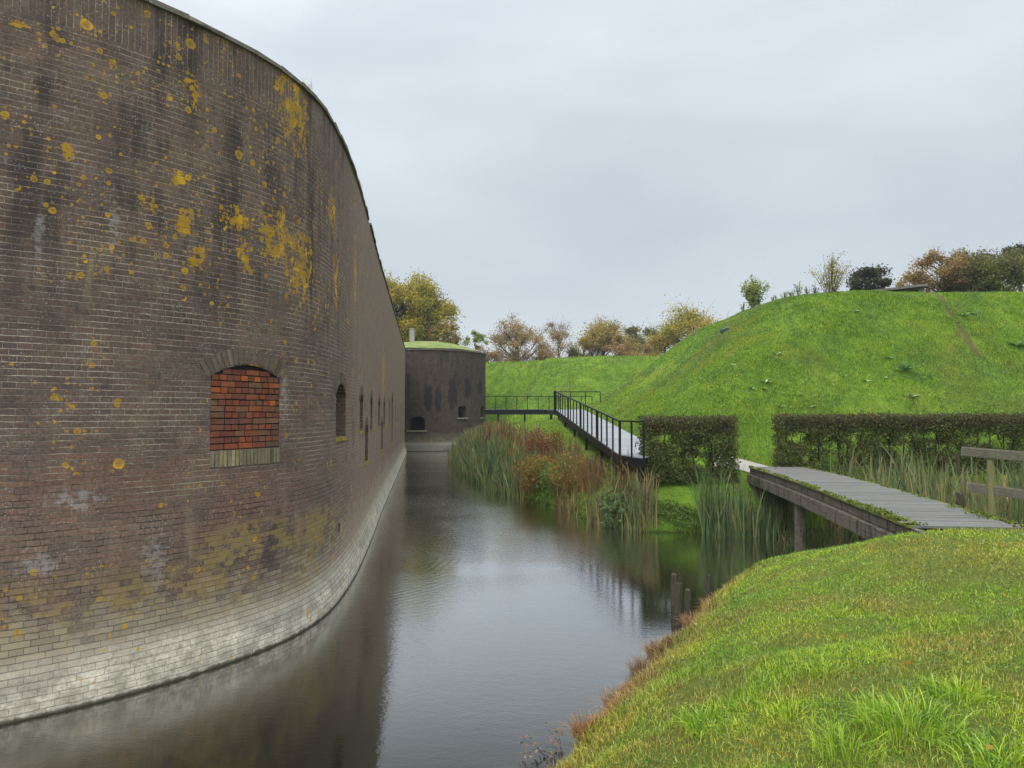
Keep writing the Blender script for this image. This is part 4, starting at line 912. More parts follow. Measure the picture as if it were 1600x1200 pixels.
# ================================================================== black steel walkways
STEEL = simple_mat('black_steel', [(.006, .0065, .008), (.012, .0125, .015)], 12, rough=.5, bump=.1, spec=.2)
N = NT('wet_walkway_boards'); r = N.rnd(); o = N.obj(); f_ = N.noise(o, 8, 4, .6)
c = N.ramp(r, [(0, (.24, .25, .28)), (1, (.35, .36, .39))]); c = N.mix(.4, c, N.ramp(f_, [(.3, .6), (.7, 1.2)]), 'MULTIPLY'); N.bsdf(c, .28, N.bump(f_, .2, .01), .5); WETM = N.mat
# ramp: left edge from R0 (low, near) to R1 (high, far)
xa, ya = atz(968, 712, 1.98); xb, yb = atz(1010, 716, 1.98)
R0 = Vector(atd(968, 710, 21.3)); R1 = Vector(atd(869, 640, 39.5)); NL = Vector(atd(1006, 715, 19.9))
wk = thing('ramp_walkway', 'black steel walkway ramp with pale wet boards climbing the bank', 'walkway', R0)
def W(p): return Vector(p) - R0
RW = Vector((1.55, .1, 0)); mb = MB(); n = 80
for i in range(n):
    t = (i + .5) / n; p = R0.lerp(R1, t) + RW / 2; dvec = (R1 - R0); sl = math.atan2(dvec.z, math.hypot(dvec.x, dvec.y))
    mb.box(W(p) + Vector((0, 0, -.015)), (1.56, dvec.length / n - .012, .03), rz=math.atan2(dvec.y, dvec.x) - PI / 2, rx=sl)
n = 7
for i in range(n):     # lower landing, turning right
    t = (i + .5) / n; p = R0.lerp(NL, t); q = (R0 + RW).lerp(NL + Vector((.2, .75, 0)), t)
    mb.beam(W(p) + Vector((0, 0, -.015)), W(q) + Vector((0, 0, -.015)), (NL - R0).length / n * .82, .03)
for i in range(40):    # upper landing
    p = R1 + Vector((.0, (i + .5) * .25, 0)) + RW / 2; mb.box(W(p) + Vector((0, 0, -.015)), (1.56, .24, .03))
mb.build('deck', WETM, wk)
R2 = R1 + Vector((0, 10.2, 0))
for a_, b_ in ((NL, R0), (R0, R1), (R1, R2), (R0 + RW, R1 + RW), (R1 + RW, R2 + RW)):
    mb = MB(); mb.beam(W(a_) + Vector((0, 0, -.16)), W(b_) + Vector((0, 0, -.16)), .06, .26); mb.build('side_beam', STEEL, wk)
mb = MB(); mb.beam(W(NL) + Vector((0, 0, -.16)), W(NL) + Vector((.2, .72, -.16)), .06, .30); mb.build('end_beam', STEEL, wk)
for t in (.0, .2, .4, .6, .8, .97):
    p = R0.lerp(R1, t)
    for s in (0.05, .95):
        q = p + RW * s; gz = hz(q.x, q.y); 
        mb = MB(); mb.beam(W(q) + Vector((0, 0, -.2)), W((q.x, q.y, min(gz, q.z - .3) - .3)), .10, .10); mb.build('support_leg', STEEL, wk)
def rail(parent, O_, a_, b_, n, h=1.0, dbl=(), r=.022, name='post'):
    a_ = Vector(a_) - O_; b_ = Vector(b_) - O_
    for i in range(n + 1):
        p = a_.lerp(b_, i / n); mb = MB(); mb.box(p + Vector((0, 0, h / 2 - .12)), (.05, .045, h + .2)); mb.build(name, STEEL, parent)
        if i in dbl: mb = MB(); q = a_.lerp(b_, (i + .28) / n); mb.box(q + Vector((0, 0, h / 2 - .12)), (.05, .045, h + .2)); mb.build(name, STEEL, parent)
    mb = MB(); mb.beam(a_ + Vector((0, 0, h)), b_ + Vector((0, 0, h)), .065, .045); mb.build('top_rail', STEEL, parent)
rail(wk, R0, R1, R0, 17, 1.0, dbl=(5, 9, 13))
rail(wk, R0, R0 - Vector((0, .15, 0)), NL, 2, 1.0)
mb = MB(); mb.box(W(R1) + Vector((-.05, .1, .45)), (.16, .16, 1.2)); mb.build('corner_post', STEEL, wk)
rail(wk, R0, R1 + Vector((0, .3, 0)), Vector((atd(938, 636, 39.8)[0], 39.8, R1.z)), 3, 1.0)
# level walkway to the tower
A0 = Vector(atd(757, 639.5, 51.5)); A1 = Vector(atd(925, 639.5, 51.5)); A1.z = A0.z
lw = thing('level_walkway', 'level black steel walkway running to the round tower under the far rampart', 'walkway', A0)
mb = MB(); n = 36
for i in range(n): p = A0.lerp(A1, (i + .5) / n) + Vector((0, .75, -.015)); mb.box(p - A0, ((A1 - A0).length / n - .012, 1.5, .03))
mb.build('deck', WETM, lw)
for dy in (0, 1.5):
    mb = MB(); mb.beam(Vector((0, dy, -.2)), (A1 - A0) + Vector((0, dy, -.2)), .06, .36); mb.build('side_beam', STEEL, lw)
for i in range(4):
    mb = MB(); p = A0.lerp(A1, (i + .5) / 4); mb.box(p - A0 + Vector((0, .75, -1.0)), (.12, 1.4, 1.5)); mb.build('support_leg', STEEL, lw)
rail(lw, A0, A0, A1, 10, .93); 

# path between the bridge and the ramp, behind the left hedge
pth = catmull(np.array([(6.4, 22.75), (6.8, 22.7), (7.5, 22.3), (7.95, 21.6), (7.95, 20.7)]), .2); V = []; F = []
for i, p in enumerate(pth):
    d = pth[min(i + 1, len(pth) - 1)] - pth[max(i - 1, 0)]; d /= np.linalg.norm(d); n_ = np.array([-d[1], d[0]])
    for s in (-.62, -.2, .2, .62): q = p + n_ * s; V.append((*q, hz(*q) + .035))
F = [(i * 4 + j, i * 4 + j + 1, i * 4 + j + 5, i * 4 + j + 4) for i in range(len(pth) - 1) for j in range(3)]
tag(np_mesh('path', V, [np.array(F)], simple_mat('pale_gravel', [(.26, .24, .21), (.38, .36, .32)], 12, bump=.5), smooth=True), 'pale gravel path between the footbridge and the hedge gap', kind='structure')

# ================================================================== hedges
F_HEDGE = foliage_mat('hedge_leaves', [(.035, .050, .014), (.075, .10, .024), (.13, .15, .036), (.22, .22, .07)], patch=1.6)
F_HRED = foliage_mat('hedge_top_leaves', [(.045, .030, .024), (.10, .055, .040), (.08, .085, .03), (.14, .13, .05)], patch=2)
def hedge(name, label, a_, b_, depth, h, gaps, ns, dens=1., full=.0):
    a_ = np.array(a_); b_ = np.array(b_); L = np.linalg.norm(b_ - a_); d = (b_ - a_) / L; n = np.array([-d[1], d[0]])
    z0 = 1.2; h = h + .3; t = thing(name, label, 'hedge', (a_[0], a_[1], z0), math.atan2(d[1], d[0]))
    N_ = int(52000 * L / 3 * dens); x = rng.uniform(0, L, N_); y = rng.uniform(0, depth, N_); z = rng.uniform(0, h, N_) ** 1
    # mass at top, shell at the faces, thin lower middle with gaps
    topm = z > h * .74; face = (y < .16) | (y > depth - .16) | (x < .14) | (x > L - .14)
    clump = vnoise(x, z * 1.4, .42, 21) + vnoise(x, z, .16, 22) * .6
    keep = (topm & (rng.random(N_) < .9)) | (face & (clump + full > np.interp(z / h, [0, .3, .7, .8], [-.15, .02, .06, -.4]))) | ((~topm) & (~face) & (clump + full > .12) & (rng.random(N_) < .5))
    x, y, z = x[keep], y[keep], z[keep]; rag = .04
    P = np.stack([x, y, z], 1) + rng.normal(size=(len(x), 3)) * rag * .7
    sh_ = rng.random(len(x)) < .012; P[sh_ & topm[keep], 2] = h + rng.exponential(.05, int((sh_ & topm[keep]).sum())); P[:, 2] += np.where(topm[keep], vnoise(x, y * 0, .9, 24) * .07, 0)
    red = (P[:, 2] > h * (.80 + .2 * vnoise(x, y, .5, 23))) & (rng.random(len(x)) < .55)
    leaf_cards('foliage', P[~red], .062, F_HEDGE, t); leaf_cards('top_foliage', P[red], .058, F_HRED, t)
    for i in range(ns):
        mb = MB(); x0 = (i + .5) * L / ns + random.uniform(-.1, .1); y0 = depth / 2 + random.uniform(-.12, .12)
        mb.tube([(x0, y0, -.2), (x0 + random.gauss(0, .03), y0, .35), (x0 + random.gauss(0, .06), y0, .75), (x0 + random.gauss(0, .08), y0, h * .9)], [.035, .028, .022, .008], 6)
        for _ in range(9):
            z_ = random.uniform(.15, 1.1); e = Vector((x0 + random.gauss(0, .22), random.uniform(.05, depth - .05), z_ + random.uniform(.25, .5))); mb.tube([(x0, y0, z_), Vector((x0, y0, z_)).lerp(e, .5) + Vector((0, 0, .05)), e], [.012, .009, .004], 4, cap=False)
        mb.build('trunk', BARKD, t)
    return t
hx0, hx1 = xd(1004, 20.9), xd(1150, 21.0)
hedge('clipped_hedge', 'short block of clipped hedge between the ramp end and the footbridge', (hx0, 20.35), (hx1, 20.7), .9, 1.58, None, 6, full=.26)
hedge('clipped_hedge', 'long clipped hedge with see-through stems right of the footbridge', (xd(1219, 21.6), 21.5), (26.0, 22.1), .8, 1.63, None, 44, full=.14)

# ================================================================== grass
def sample(x0, x1, y0, y1, n, cond):
    x = rng.uniform(x0, x1, n); y = rng.uniform(y0, y1, n); k = cond(x, y); return x[k], y[k]
G_NEAR = blade_mat('near_grass', [(.10, .20, .015), (.20, .35, .02), (.29, .46, .03), (.42, .55, .06), (.48, .60, .17)], [(.18, .09, .04), (.36, .22, .08), (.52, .42, .18)])
G_FAR = blade_mat('bank_grass', [(.07, .15, .02), (.13, .25, .022), (.20, .345, .026), (.27, .40, .035), (.40, .52, .11)], [(.20, .22, .04), (.30, .28, .07), (.36, .33, .12)])
def keep_near(x, y):
    r = np.hypot(x, y); fr = (np.abs(x) < .80 * y + .4) | ((x < 1.5 * y + 4) & (x > 0) & (rng.random(len(x)) < .6))
    return fr & (rng.random(len(x)) < np.clip((3.6 / np.maximum(r, .5)) ** 1.35, 0, 1)) & (y > .3)
def on_bridge(x, y, m=.0):
    q = np.stack([x - b0.x, y - b0.y], 1); dn = np.array([bd.x, bd.y]) / bL; al = q @ dn; ac = q @ np.array([dn[1], -dn[0]]); return (np.abs(ac) < HW + m) & (al > -.05) & (al < bL)
x, y = sample(-1.6, 18, .3, 15.5, 2300000, keep_near)
d = sdist(np.stack([x, y], 1), SHORE); k = (d > -.03) & ~on_bridge(x, y); x, y, d = x[k], y[k], d[k]
z = ground_h(x, y); k = (z > .02) & (vnoise(x, y, .42, 35) + .7 * vnoise(x, y, .13, 36) + rng.random(len(x)) * 1.1 > .12); x, y, z, d = x[k], y[k], z[k], d[k]; r = np.hypot(x, y)
dr = dryness(x, y, d); patch = vnoise(x, y, .55, 31) + .6 * vnoise(x, y, 1.6, 32) + .4 * vnoise(x, y, .22, 33)
lush = np.clip((x - 3.2 - .25 * y) / 3, 0, 1)          # greener, longer away from the water
dryp = np.clip(.22 + patch * 2.1 - lush * .45, 0, .95) * rng.uniform(.3, 1, len(x)); dr = np.maximum(dr, dryp * .9)
tuft = np.clip(vnoise(x, y, .35, 34) * 2.4 - .25, 0, 1) * np.clip(1.3 - r / 9, .2, 1)
H = (.022 + .024 * rng.random(len(x)) + .11 * tuft * rng.random(len(x)) + .05 * np.clip(1.25 - r / 6, 0, 1) * rng.random(len(x)) + .05 * lush * rng.random(len(x)) + .10 * dryness(x, y, d)) 
blades('grass', np.stack([x, y, z - .01], 1), H, np.maximum(.0035, .00105 * r) * rng.uniform(.7, 1.5, len(x)), G_NEAR, lean=.75, dry=dr)
tag(bpy.data.objects['grass'], 'short yellow green grass on the near bank with a brown fringe at the water', 'grass', kind='stuff'); print('near blades', len(x))
# clover and small broad leaves in the turf
x, y = sample(-.5, 12, 1.8, 14, 260000, keep_near); d = sdist(np.stack([x, y], 1), SHORE); pn_ = vnoise(x, y, .28, 41) + vnoise(x, y, .9, 42)
k = (d > .35) & (pn_ > .12) & ~on_bridge(x, y); x, y = x[k], y[k]; z = ground_h(x, y) + rng.uniform(.01, .05, len(x))
F_CLV = foliage_mat('clover_leaves', [(.06, .15, .03), (.13, .26, .05), (.26, .40, .13)], patch=3)
tag(leaf_cards('ground_cover', np.stack([x, y, z], 1), np.maximum(.018, .0022 * np.hypot(x, y)), F_CLV, flat=.0), 'small broad leaves and clover scattered through the near turf', 'ground cover', kind='stuff')
# long tussocks
TU = 'long grass tussocks on the near bank'
DEAD = blade_mat('dead_grass', [(.16, .08, .04), (.34, .18, .09), (.50, .33, .18)], [(.15, .075, .04), (.32, .17, .085), (.50, .33, .18)])
def tussock(x, y, R, H, n, label, dryv=.0, name='grass_tussock', group=TU, wd=.007):
    t = thing(name, label, 'grass tussock', (x, y, hz(x, y)), group=group); a = rng.uniform(0, 2 * PI, n); rr = R * rng.random(n) ** .6 * .5; P = np.stack([np.cos(a) * rr, np.sin(a) * rr, np.full(n, -.02)], 1)
    blades('leaf_blades', P, H * rng.uniform(.5, 1.1, n), wd, DEAD if dryv else G_NEAR, t, lean=.75, segs=4, dry=np.full(n, dryv), droop=.12, dirs=a + rng.normal(0, .5, n)); return t
gxy = lambda px, py, z: atz(px, py, z)
for (px, py, z, R, H, n, lab) in ((1420, 1125, 1.45, .55, .19, 420, 'biggest tussock of long bright grass, low at the right of the near bank'), (1500, 1090, 1.45, .35, .15, 200, 'tussock of long grass just right of the biggest one'), (1100, 1150, 1.0, .4, .14, 200, 'tussock of long grass near the bottom edge, left of the biggest one'),
                                  (1240, 1110, 1.3, .35, .13, 160, 'low tussock left of the biggest tussock'), (1560, 1180, 1.5, .5, .14, 260, 'tussock of long grass in the bottom right corner'), (1330, 1185, 1.3, .4, .15, 200, 'tussock at the bottom edge below the biggest one'), (1290, 1040, 1.4, .3, .12, 120, 'small tussock behind the biggest one')):
    gx_, gy_ = gxy(px, py, z); tussock(gx_, gy_, R, H, n, lab)
# blades on the far banks and ramparts
def far_ok(x, y): return (x / y > -.06) & (x / y < 1.15) & ((x / y < .78) | (rng.random(len(x)) < .6))
def far_field(name, label, X, Y, n, h, wd, cond):
    x, y = sample(X[0], X[1], Y[0], Y[1], n, far_ok); d = sdist(np.stack([x, y], 1), SHORE); dt = sdist(np.stack([x, y], 1), TRACK, closed=False)
    dp = sdist(np.stack([x, y], 1), pth, closed=False)
    k = (d > .1) & (((dt > .13 + vnoise(x, y, .5, 51) * .3) | (rng.random(len(x)) > np.clip((y - 24.8) / 3, .0, .97)))) & (dp > .6) & ~on_bridge(x, y) & cond(x, y); x, y = x[k], y[k]; z = ground_h(x, y)
    pt = vnoise(x, y, 2.6, 52) + .8 * vnoise(x, y, .9, 53) + .4 * vnoise(x, y, .35, 55)
    dr = np.clip(pt * 1.5 - .06, 0, .85) * rng.uniform(.3, 1, len(x))
    kk = rng.random(len(x)) < np.clip(1.1 + 1.3 * vnoise(x, y, 1.3, 56) + .9 * vnoise(x, y, .4, 57), .25, 1); x, y, z, dr = x[kk], y[kk], z[kk], dr[kk]
    hh = h * (.55 + .8 * rng.random(len(x)) + np.clip(vnoise(x, y, .8, 54), 0, 1) * 1.2)
    o = blades(name, np.stack([x, y, z - .02], 1), hh, wd * (y / 24) ** .8 * rng.uniform(.6, 1.4, len(x)), G_FAR, lean=.8, dry=dr); tag(o, label, 'grass', kind='stuff'); print(name, len(x))
RX = R0.x + .0
def off_ramp(x, y): return ~((y < 50) & (x > np.interp(y, [19.5, 21.3, 39.5, 50], [NL.x - .2, R0.x - .1, R1.x - .1, R1.x])) & (x < np.interp(y, [19.5, 21.3, 39.5, 50], [NL.x + 1.8, R0.x + 1.65, R1.x + 1.65, R1.x + 1.6])))
far_field('grass', 'bright green grass covering the near rampart slope', (3.8, 38), (22.8, 34), 500000, .085, .018, off_ramp)
far_field('grass', 'grass on the upper and left flank of the near rampart', (3.8, 38), (34, 47), 155000, .09, .018, off_ramp)
far_field('grass', 'grass on the lawn and berm below the ramp', (-1.5, 9), (19.2, 42), 200000, .075, .014, lambda x, y: off_ramp(x, y) & ((x < 4.2) | (y < 23)))
far_field('grass', 'grass on the strip in front of and under the long hedge', (8, 28), (19.6, 23), 70000, .09, .014, off_ramp)
far_field('grass', 'grass on the far rampart behind the walkway', (-3, 26), (44, 76), 130000, .14, .018, off_ramp)

x, y = sample(3.8, 27, 22.9, 40, 260000, far_ok); pn_ = vnoise(x, y, 1.5, 91) + .8 * vnoise(x, y, .5, 92)
k = (pn_ > .18) & off_ramp(x, y) & (rng.random(len(x)) < .45); x, y = x[k], y[k]; z = ground_h(x, y) + rng.uniform(.02, .09, len(x))
tag(leaf_cards('ground_cover', np.stack([x, y, z], 1), .05 * (y / 24) ** .8, foliage_mat('slope_herbs', [(.07, .15, .04), (.15, .26, .06), (.30, .42, .17)], patch=2)), 'low leafy herbs in patches on the rampart slope', 'ground cover', kind='stuff'); print('slope herbs', len(x))
# broadleaf weeds on the rampart slope
F_DOCK = foliage_mat('dock_leaves', [(.22, .38, .12), (.32, .50, .20), (.42, .60, .32)], patch=4, trans=.1)
def slope_hit(px, py):
    dx, dy, dz = ray(px, py)
    t = np.arange(12, 90, .05) / dy; X = dx * t; Y = dy * t; Z = EYE + dz * t; g = ground_h(X, Y); i = int(np.argmax((Z < g) & (Y > 20))); return X[i], Y[i], g[i]
WG = 'broad leaved weeds on the rampart slope'
weeds = [(1413, 580, .62, 'largest broad leaved weed, at the middle of the rampart slope'), (1395, 562, .26, ''), (1423, 622, .42, ''), (1265, 638, .24, ''), (1248, 618, .3, ''), (1195, 600, .34, ''), (1200, 612, .34, ''), (1175, 608, .26, ''), (1335, 488, .34, ''), (1245, 478, .3, ''), (1283, 487, .26, ''),
         (1213, 555, .3, ''), (1355, 598, .24, ''), (1380, 592, .22, ''), (1505, 495, .36, ''), (1590, 543, .55, 'dark bluish clump of leaves near the right edge of the slope'), (1520, 492, .28, ''), (1219, 637, .2, ''), (1452, 590, .26, ''), (1440, 592, .2, ''), (1146, 572, .22, ''), (1320, 590, .22, '')]
for i, (px, py, s, lab) in enumerate(weeds):
    X, Y, Z = slope_hit(px, py)
    t = thing('broadleaf_weed', lab or 'small pale green broad leaved weed on the rampart slope', 'weed', (X, Y, Z), group=WG); mb = MB(); n = 14 if s > .5 else 8
    for j in range(n):
        a = random.uniform(0, 2 * PI); L = s * random.uniform(.6, 1.1); wd = L * .28; up = random.uniform(.25, .8); d = Vector((math.cos(a), math.sin(a), up)).normalized(); sd2 = Vector((-math.sin(a), math.cos(a), 0)); k0 = len(mb.v)
        for q, ww, dz_ in ((0, .15, 0), (.3, .9, .02), (.65, 1, .0), (1, .05, -.12)):
            p = d * L * q + Vector((0, 0, dz_ * L)); mb.v += [tuple(p - sd2 * wd * ww / 2), tuple(p + sd2 * wd * ww / 2 + Vector((0, 0, .01)))]
        mb.f += [[k0 + 2 * g_, k0 + 2 * g_ + 1, k0 + 2 * g_ + 3, k0 + 2 * g_ + 2] for g_ in range(3)]
    mb.build('leaves', F_DOCK, t)
# small floodlight on the slope
X, Y, Z = slope_hit(1131, 521); fl = thing('floodlight', 'small dark floodlight on a peg on the rampart shoulder', 'floodlight', (X, Y, Z))
mb = MB(); mb.box((0, 0, .14), (.32, .14, .16), rz=.3, ry=-.25); mb.box((.14, -.02, .23), (.12, .12, .08), rz=.3, ry=-.4); mb.build('lamp_housing', simple_mat('dull_blue_metal', [(.05, .06, .08), (.08, .09, .11)], 5, rough=.5), fl, bevel=.02)
mb = MB(); mb.tube([(-.1, 0, -.2), (-.08, 0, .1)], [.02, .02], 6); mb.tube([(.12, 0, -.2), (.1, 0, .1)], [.02, .02], 6); mb.build('peg', STEEL, fl)

# ================================================================== reeds and bank plants
R_GRN = blade_mat('cattail_leaves', [(.03, .065, .03), (.075, .14, .065), (.12, .20, .085), (.21, .28, .09)], [(.24, .17, .08), (.46, .36, .18), (.13, .08, .04)])
R_BRN = blade_mat('dead_stems', [(.11, .09, .04), (.22, .16, .075), (.42, .33, .18)], [(.07, .038, .024), (.16, .08, .045), (.27, .16, .09)])
R_ORG = foliage_mat('autumn_herb_leaves', [(.10, .14, .03), (.20, .18, .035), (.30, .18, .04), (.24, .10, .03)], patch=1.5)
R_RUS = foliage_mat('rusty_seed_heads', [(.10, .035, .02), (.17, .06, .03), (.24, .10, .045)], patch=1.5)
R_HRB = foliage_mat('bank_herb_leaves', [(.05, .10, .02), (.11, .19, .03), (.20, .29, .07)], patch=1.5)
def shore_pts(xs, ys, n, d0, d1, dens=None):
    out_x = []; out_y = []
    while len(out_x) < n:
        x = rng.uniform(xs[0], xs[1], 4 * n); y = rng.uniform(ys[0], ys[1], 4 * n); d = sdist(np.stack([x, y], 1), SHORE); k = (d > d0) & (d < d1)
        if dens is not None: k &= dens(x, y) > rng.random(len(x))
        out_x += list(x[k]); out_y += list(y[k])
    return np.array(out_x[:n]), np.array(out_y[:n])
def rs_blades(name, label, xs, ys, n, d0, d1, H, wd, mat, dryf, lean=.22, dens=None, segs=5, droop=.10, cat='reeds'):
    x, y = shore_pts(xs, ys, n, d0, d1, dens); z = np.maximum(ground_h(x, y), -.35)
    hh = H * rng.uniform(.4, 1.1, n) * (1 + .7 * vnoise(x, y, .7, 61))
    o = blades(name, np.stack([x, y, z - .05], 1), hh, wd * rng.uniform(.6, 1.3, n), mat, lean=lean, segs=segs, dry=dryf(x, y, n), droop=droop); return tag(o, label, cat, kind='stuff')
cl_ = lambda s, th, a=61: (lambda x, y: np.clip((vnoise(x, y, s, a) - th) * 5, 0, 1))
rnd_dry = lambda lo, hi: (lambda x, y, n: np.clip(rng.uniform(lo, hi, n) + vnoise(x, y, 1.2, 62) * .8, 0, 1))
# green cattails by the tower, brown ones behind them
rs_blades('reed_bed', 'blue green cattail bed at the water beside the round tower', (-4.4, .9), (26.5, 50), 4200, -.5, 1.0, 1.5, .042, R_GRN, rnd_dry(-.5, .8), dens=cl_(1.1, -.22))
rs_blades('reed_bed', 'brown dead reed stand on the bank behind the green cattails', (-3.6, 2.6), (26, 52), 2600, .7, 2.3, 1.1, .036, R_BRN, rnd_dry(0, 1), lean=.12, dens=cl_(1.2, -.25, 63))
rs_blades('reed_bed', 'mixed reeds along the bank below the ramp', (-1.2, 3.6), (19.4, 31), 1300, -.25, 1.3, .95, .028, R_BRN, rnd_dry(0, 1), lean=.2, dens=cl_(.8, -.15, 64))
rs_blades('reed_bed', 'brown cattail leaves standing at the corner of the bank', (2.2, 3.9), (19.0, 21.2), 620, -.3, .8, 1.45, .03, R_GRN, rnd_dry(-.1, 1.0), lean=.26, dens=cl_(.5, -.1, 65))
rs_blades('reed_bed', 'blue green cattails in the water left of the footbridge', (5.2, 7.5), (18.2, 19.9), 520, -1.0, .35, 1.85, .03, R_GRN, rnd_dry(-.4, .75), lean=.17, dens=cl_(.5, -.12, 66))
rs_blades('reed_bed', 'tall green cattail tuft in the water in front of the short hedge', (5.0, 5.6), (18.5, 19.4), 130, -1.0, .35, 2.45, .034, R_GRN, rnd_dry(-.6, .3), lean=.12)
rs_blades('reed_bed', 'pale green and straw reeds filling the ditch right of the footbridge', (8.6, 21.5), (15.2, 19.9), 7500, -3.2, .3, 2.35, .034, R_GRN, rnd_dry(-.35, .8), lean=.20, dens=cl_(1.0, -.3, 67))
rs_blades('reed_bed', 'dark reeds standing in the shade under the footbridge', (6.4, 8.6), (17, 20), 420, -2.4, .3, .95, .02, R_GRN, rnd_dry(-.3, .6), lean=.3)
# low herbs on the bank edge
def herbs(label, xs, ys, n, d0, d1, hmax, size, mat, dens=None, name='bank_plants'):
    x, y = shore_pts(xs, ys, n, d0, d1, dens); z = np.maximum(ground_h(x, y), 0) + hmax * rng.random(n) ** 1.3 * (.6 + .8 * np.clip(vnoise(x, y, .6, 71) + .5, 0, 1))
    return tag(leaf_cards(name, np.stack([x, y, z], 1), size, mat), label, 'plants', kind='stuff')
herbs('low green herbs along the foot of the far bank', (-4, 4), (19, 50), 26000, -.2, 1.5, .5, .07, R_HRB, cl_(1., -.2, 72))
herbs('green weeds on the eroded bank edge in front of the lawn', (3.3, 7.2), (18.7, 20.2), 7000, -.12, .45, .28, .05, R_HRB, cl_(.5, -.2, 73))
herbs('green weeds and nettles under the long hedge', (8.3, 20), (19.7, 21.6), 12000, .0, 2, .4, .06, R_HRB, cl_(.8, -.15, 74))
herbs('green plants among the ditch reeds', (9, 17), (15.5, 19.8), 9000, -3, .1, .7, .07, R_HRB, cl_(.8, 0, 75))
def bush(name, label, px, py, D, Rr, H, mat, nleaf, leaf, stem=60, group=None, smat=None):
    x = xd(px, D); z = hz(x, D); t = thing(name, label, 'bush' if 'bush' in name else 'plant', (x, D, z - .05), group=group)
    n = stem; a = rng.uniform(0, 2 * PI, n); rr = Rr * rng.random(n) ** .5 * .7; P = np.stack([np.cos(a) * rr, np.sin(a) * rr, np.zeros(n)], 1)
    blades('stems', P, H * rng.uniform(.7, 1.05, n), .014, smat or R_BRN, t, lean=.3, segs=3, dry=rng.random(n), dirs=a)
    q = rng.normal(size=(nleaf, 3)); q /= np.linalg.norm(q, axis=1)[:, None]; q *= (rng.random(nleaf) ** .4)[:, None]; Q = q * np.array([Rr, Rr, H * .5]) + np.array([0, 0, H * .52]); cl2 = vnoise(Q[:, 0] + 7, Q[:, 2] + Q[:, 1] * .7, Rr * .3, int(px) % 50)
    Q = Q[cl2 > -.2]; leaf_cards('leaves', Q, leaf, mat, t); return t
bush('herb_bush', 'yellow and orange leaved bush at the water below the russet one', 838, 742, 26.2, .95, 1.45, R_ORG, 3600, .085)
bush('herb_bush', 'russet bush of seeding dock right behind the yellow bush', 850, 700, 29.0, .95, 1.45, R_RUS, 3800, .065)
bush('herb_bush', 'orange tinged loose bush right of the yellow bush', 893, 740, 24.0, .85, 1.4, R_ORG, 2600, .07)
bush('herb_bush', 'greenish loose bush between the orange bush and the brown cattails', 868, 752, 24.9, .6, 1.1, R_HRB, 1600, .07)
bush('leafy_plant', 'dark green ivy leaved climber on the cattails at the bank corner', 957, 775, 19.9, .40, 1.35, foliage_mat('ivy_leaves', [(.05, .11, .04), (.11, .20, .07), (.18, .28, .12)], patch=2), 520, .13, stem=12)
bush('herb_bush', 'fine brown twiggy bush at the end of the ramp', 925, 735, 22.6, .5, 1.15, R_RUS, 500, .035, stem=120)
# seed-headed cattails (each one a spike)
CATT = simple_mat('cattail_head', [(.07, .035, .02), (.13, .07, .04)], 30)
for i in range(26):
    if i < 14: px, D = random.uniform(905, 985), random.uniform(20.2, 21.2); 
    elif i < 20: px, D = random.uniform(1120, 1178), random.uniform(18.8, 19.4)
    else: px, D = random.uniform(1300, 1480), random.uniform(17, 19)
    x = xd(px, D); z = max(hz(x, D), -.2); h = random.uniform(1.15, 1.6); lx, ly = random.gauss(0, .1), random.gauss(0, .1)
    t = thing('cattail', 'brown cattail seed spike rising from the reeds', 'cattail', (x, D, z - .05), group='cattail spikes in the reeds')
    mb = MB(); mb.tube([(0, 0, 0), (lx * .4, ly * .4, h * .5), (lx, ly, h)], [.007, .006, .005], 5); mb.build('stem', blade_mat('x', [(.2, .16, .07), (.25, .2, .1)], [(.2, .15, .07), (.2, .15, .07)]) if i == 0 else bpy.data.materials['x'], t)
    mb = MB(); mb.tube([(lx, ly, h), (lx * 1.02, ly * 1.02, h + .02), (lx * 1.12, ly * 1.12, h + .15), (lx * 1.14, ly * 1.14, h + .17)], [.006, .016, .016, .004], 7); mb.build('seed_head', CATT, t, smooth=True)
bpy.data.materials['x'].name = 'cattail_stem'
# drooping twigs with leaves reaching over the water at the near bank
TWG = 'bare twigs leaning over the water'
for (px, py, lab, n) in ((985, 1105, 'bare curved twigs leaning over the water at the near bank edge', 7), (880, 1180, 'small leafy sprigs in the water at the bottom of the near bank', 8), (1108, 955, 'thin grass stalks beside the rear stake', 6), (1145, 905, 'thin green rushes at the bank edge under the footbridge post', 16)):
    x, y = atz(px, py, .0); t = thing('water_sprig', lab, 'sprig', (x, y, 0), group=TWG); mb = MB(); lv = []
    for j in range(n):
        a = random.uniform(0, 2 * PI); L = random.uniform(.2, .45); up = random.uniform(.35, 1.) if n != 16 else 2.5; b_ = Vector((random.gauss(0, .08), random.gauss(0, .08), -.05)); d = Vector((math.cos(a), math.sin(a), up)).normalized()
        mb.tube([b_, b_ + d * L * .5 + Vector((0, 0, .03)), b_ + d * L - Vector((0, 0, .04 * (n != 16)))], [.004, .003, .0015], 4); lv += [tuple(b_ + d * L * q + Vector([random.gauss(0, .012) for _ in range(3)])) for q in (.5, .7, .9, 1.)]
    mb.build('stems', R_GRN if n == 16 else BARKD, t)
    if n in (8,): leaf_cards('leaves', np.array(lv * 2) + rng.normal(size=(len(lv) * 2, 3)) * .03, .045, foliage_mat('pink_brown_leaves', [(.2, .1, .07), (.35, .22, .16), (.16, .2, .08)]), t)
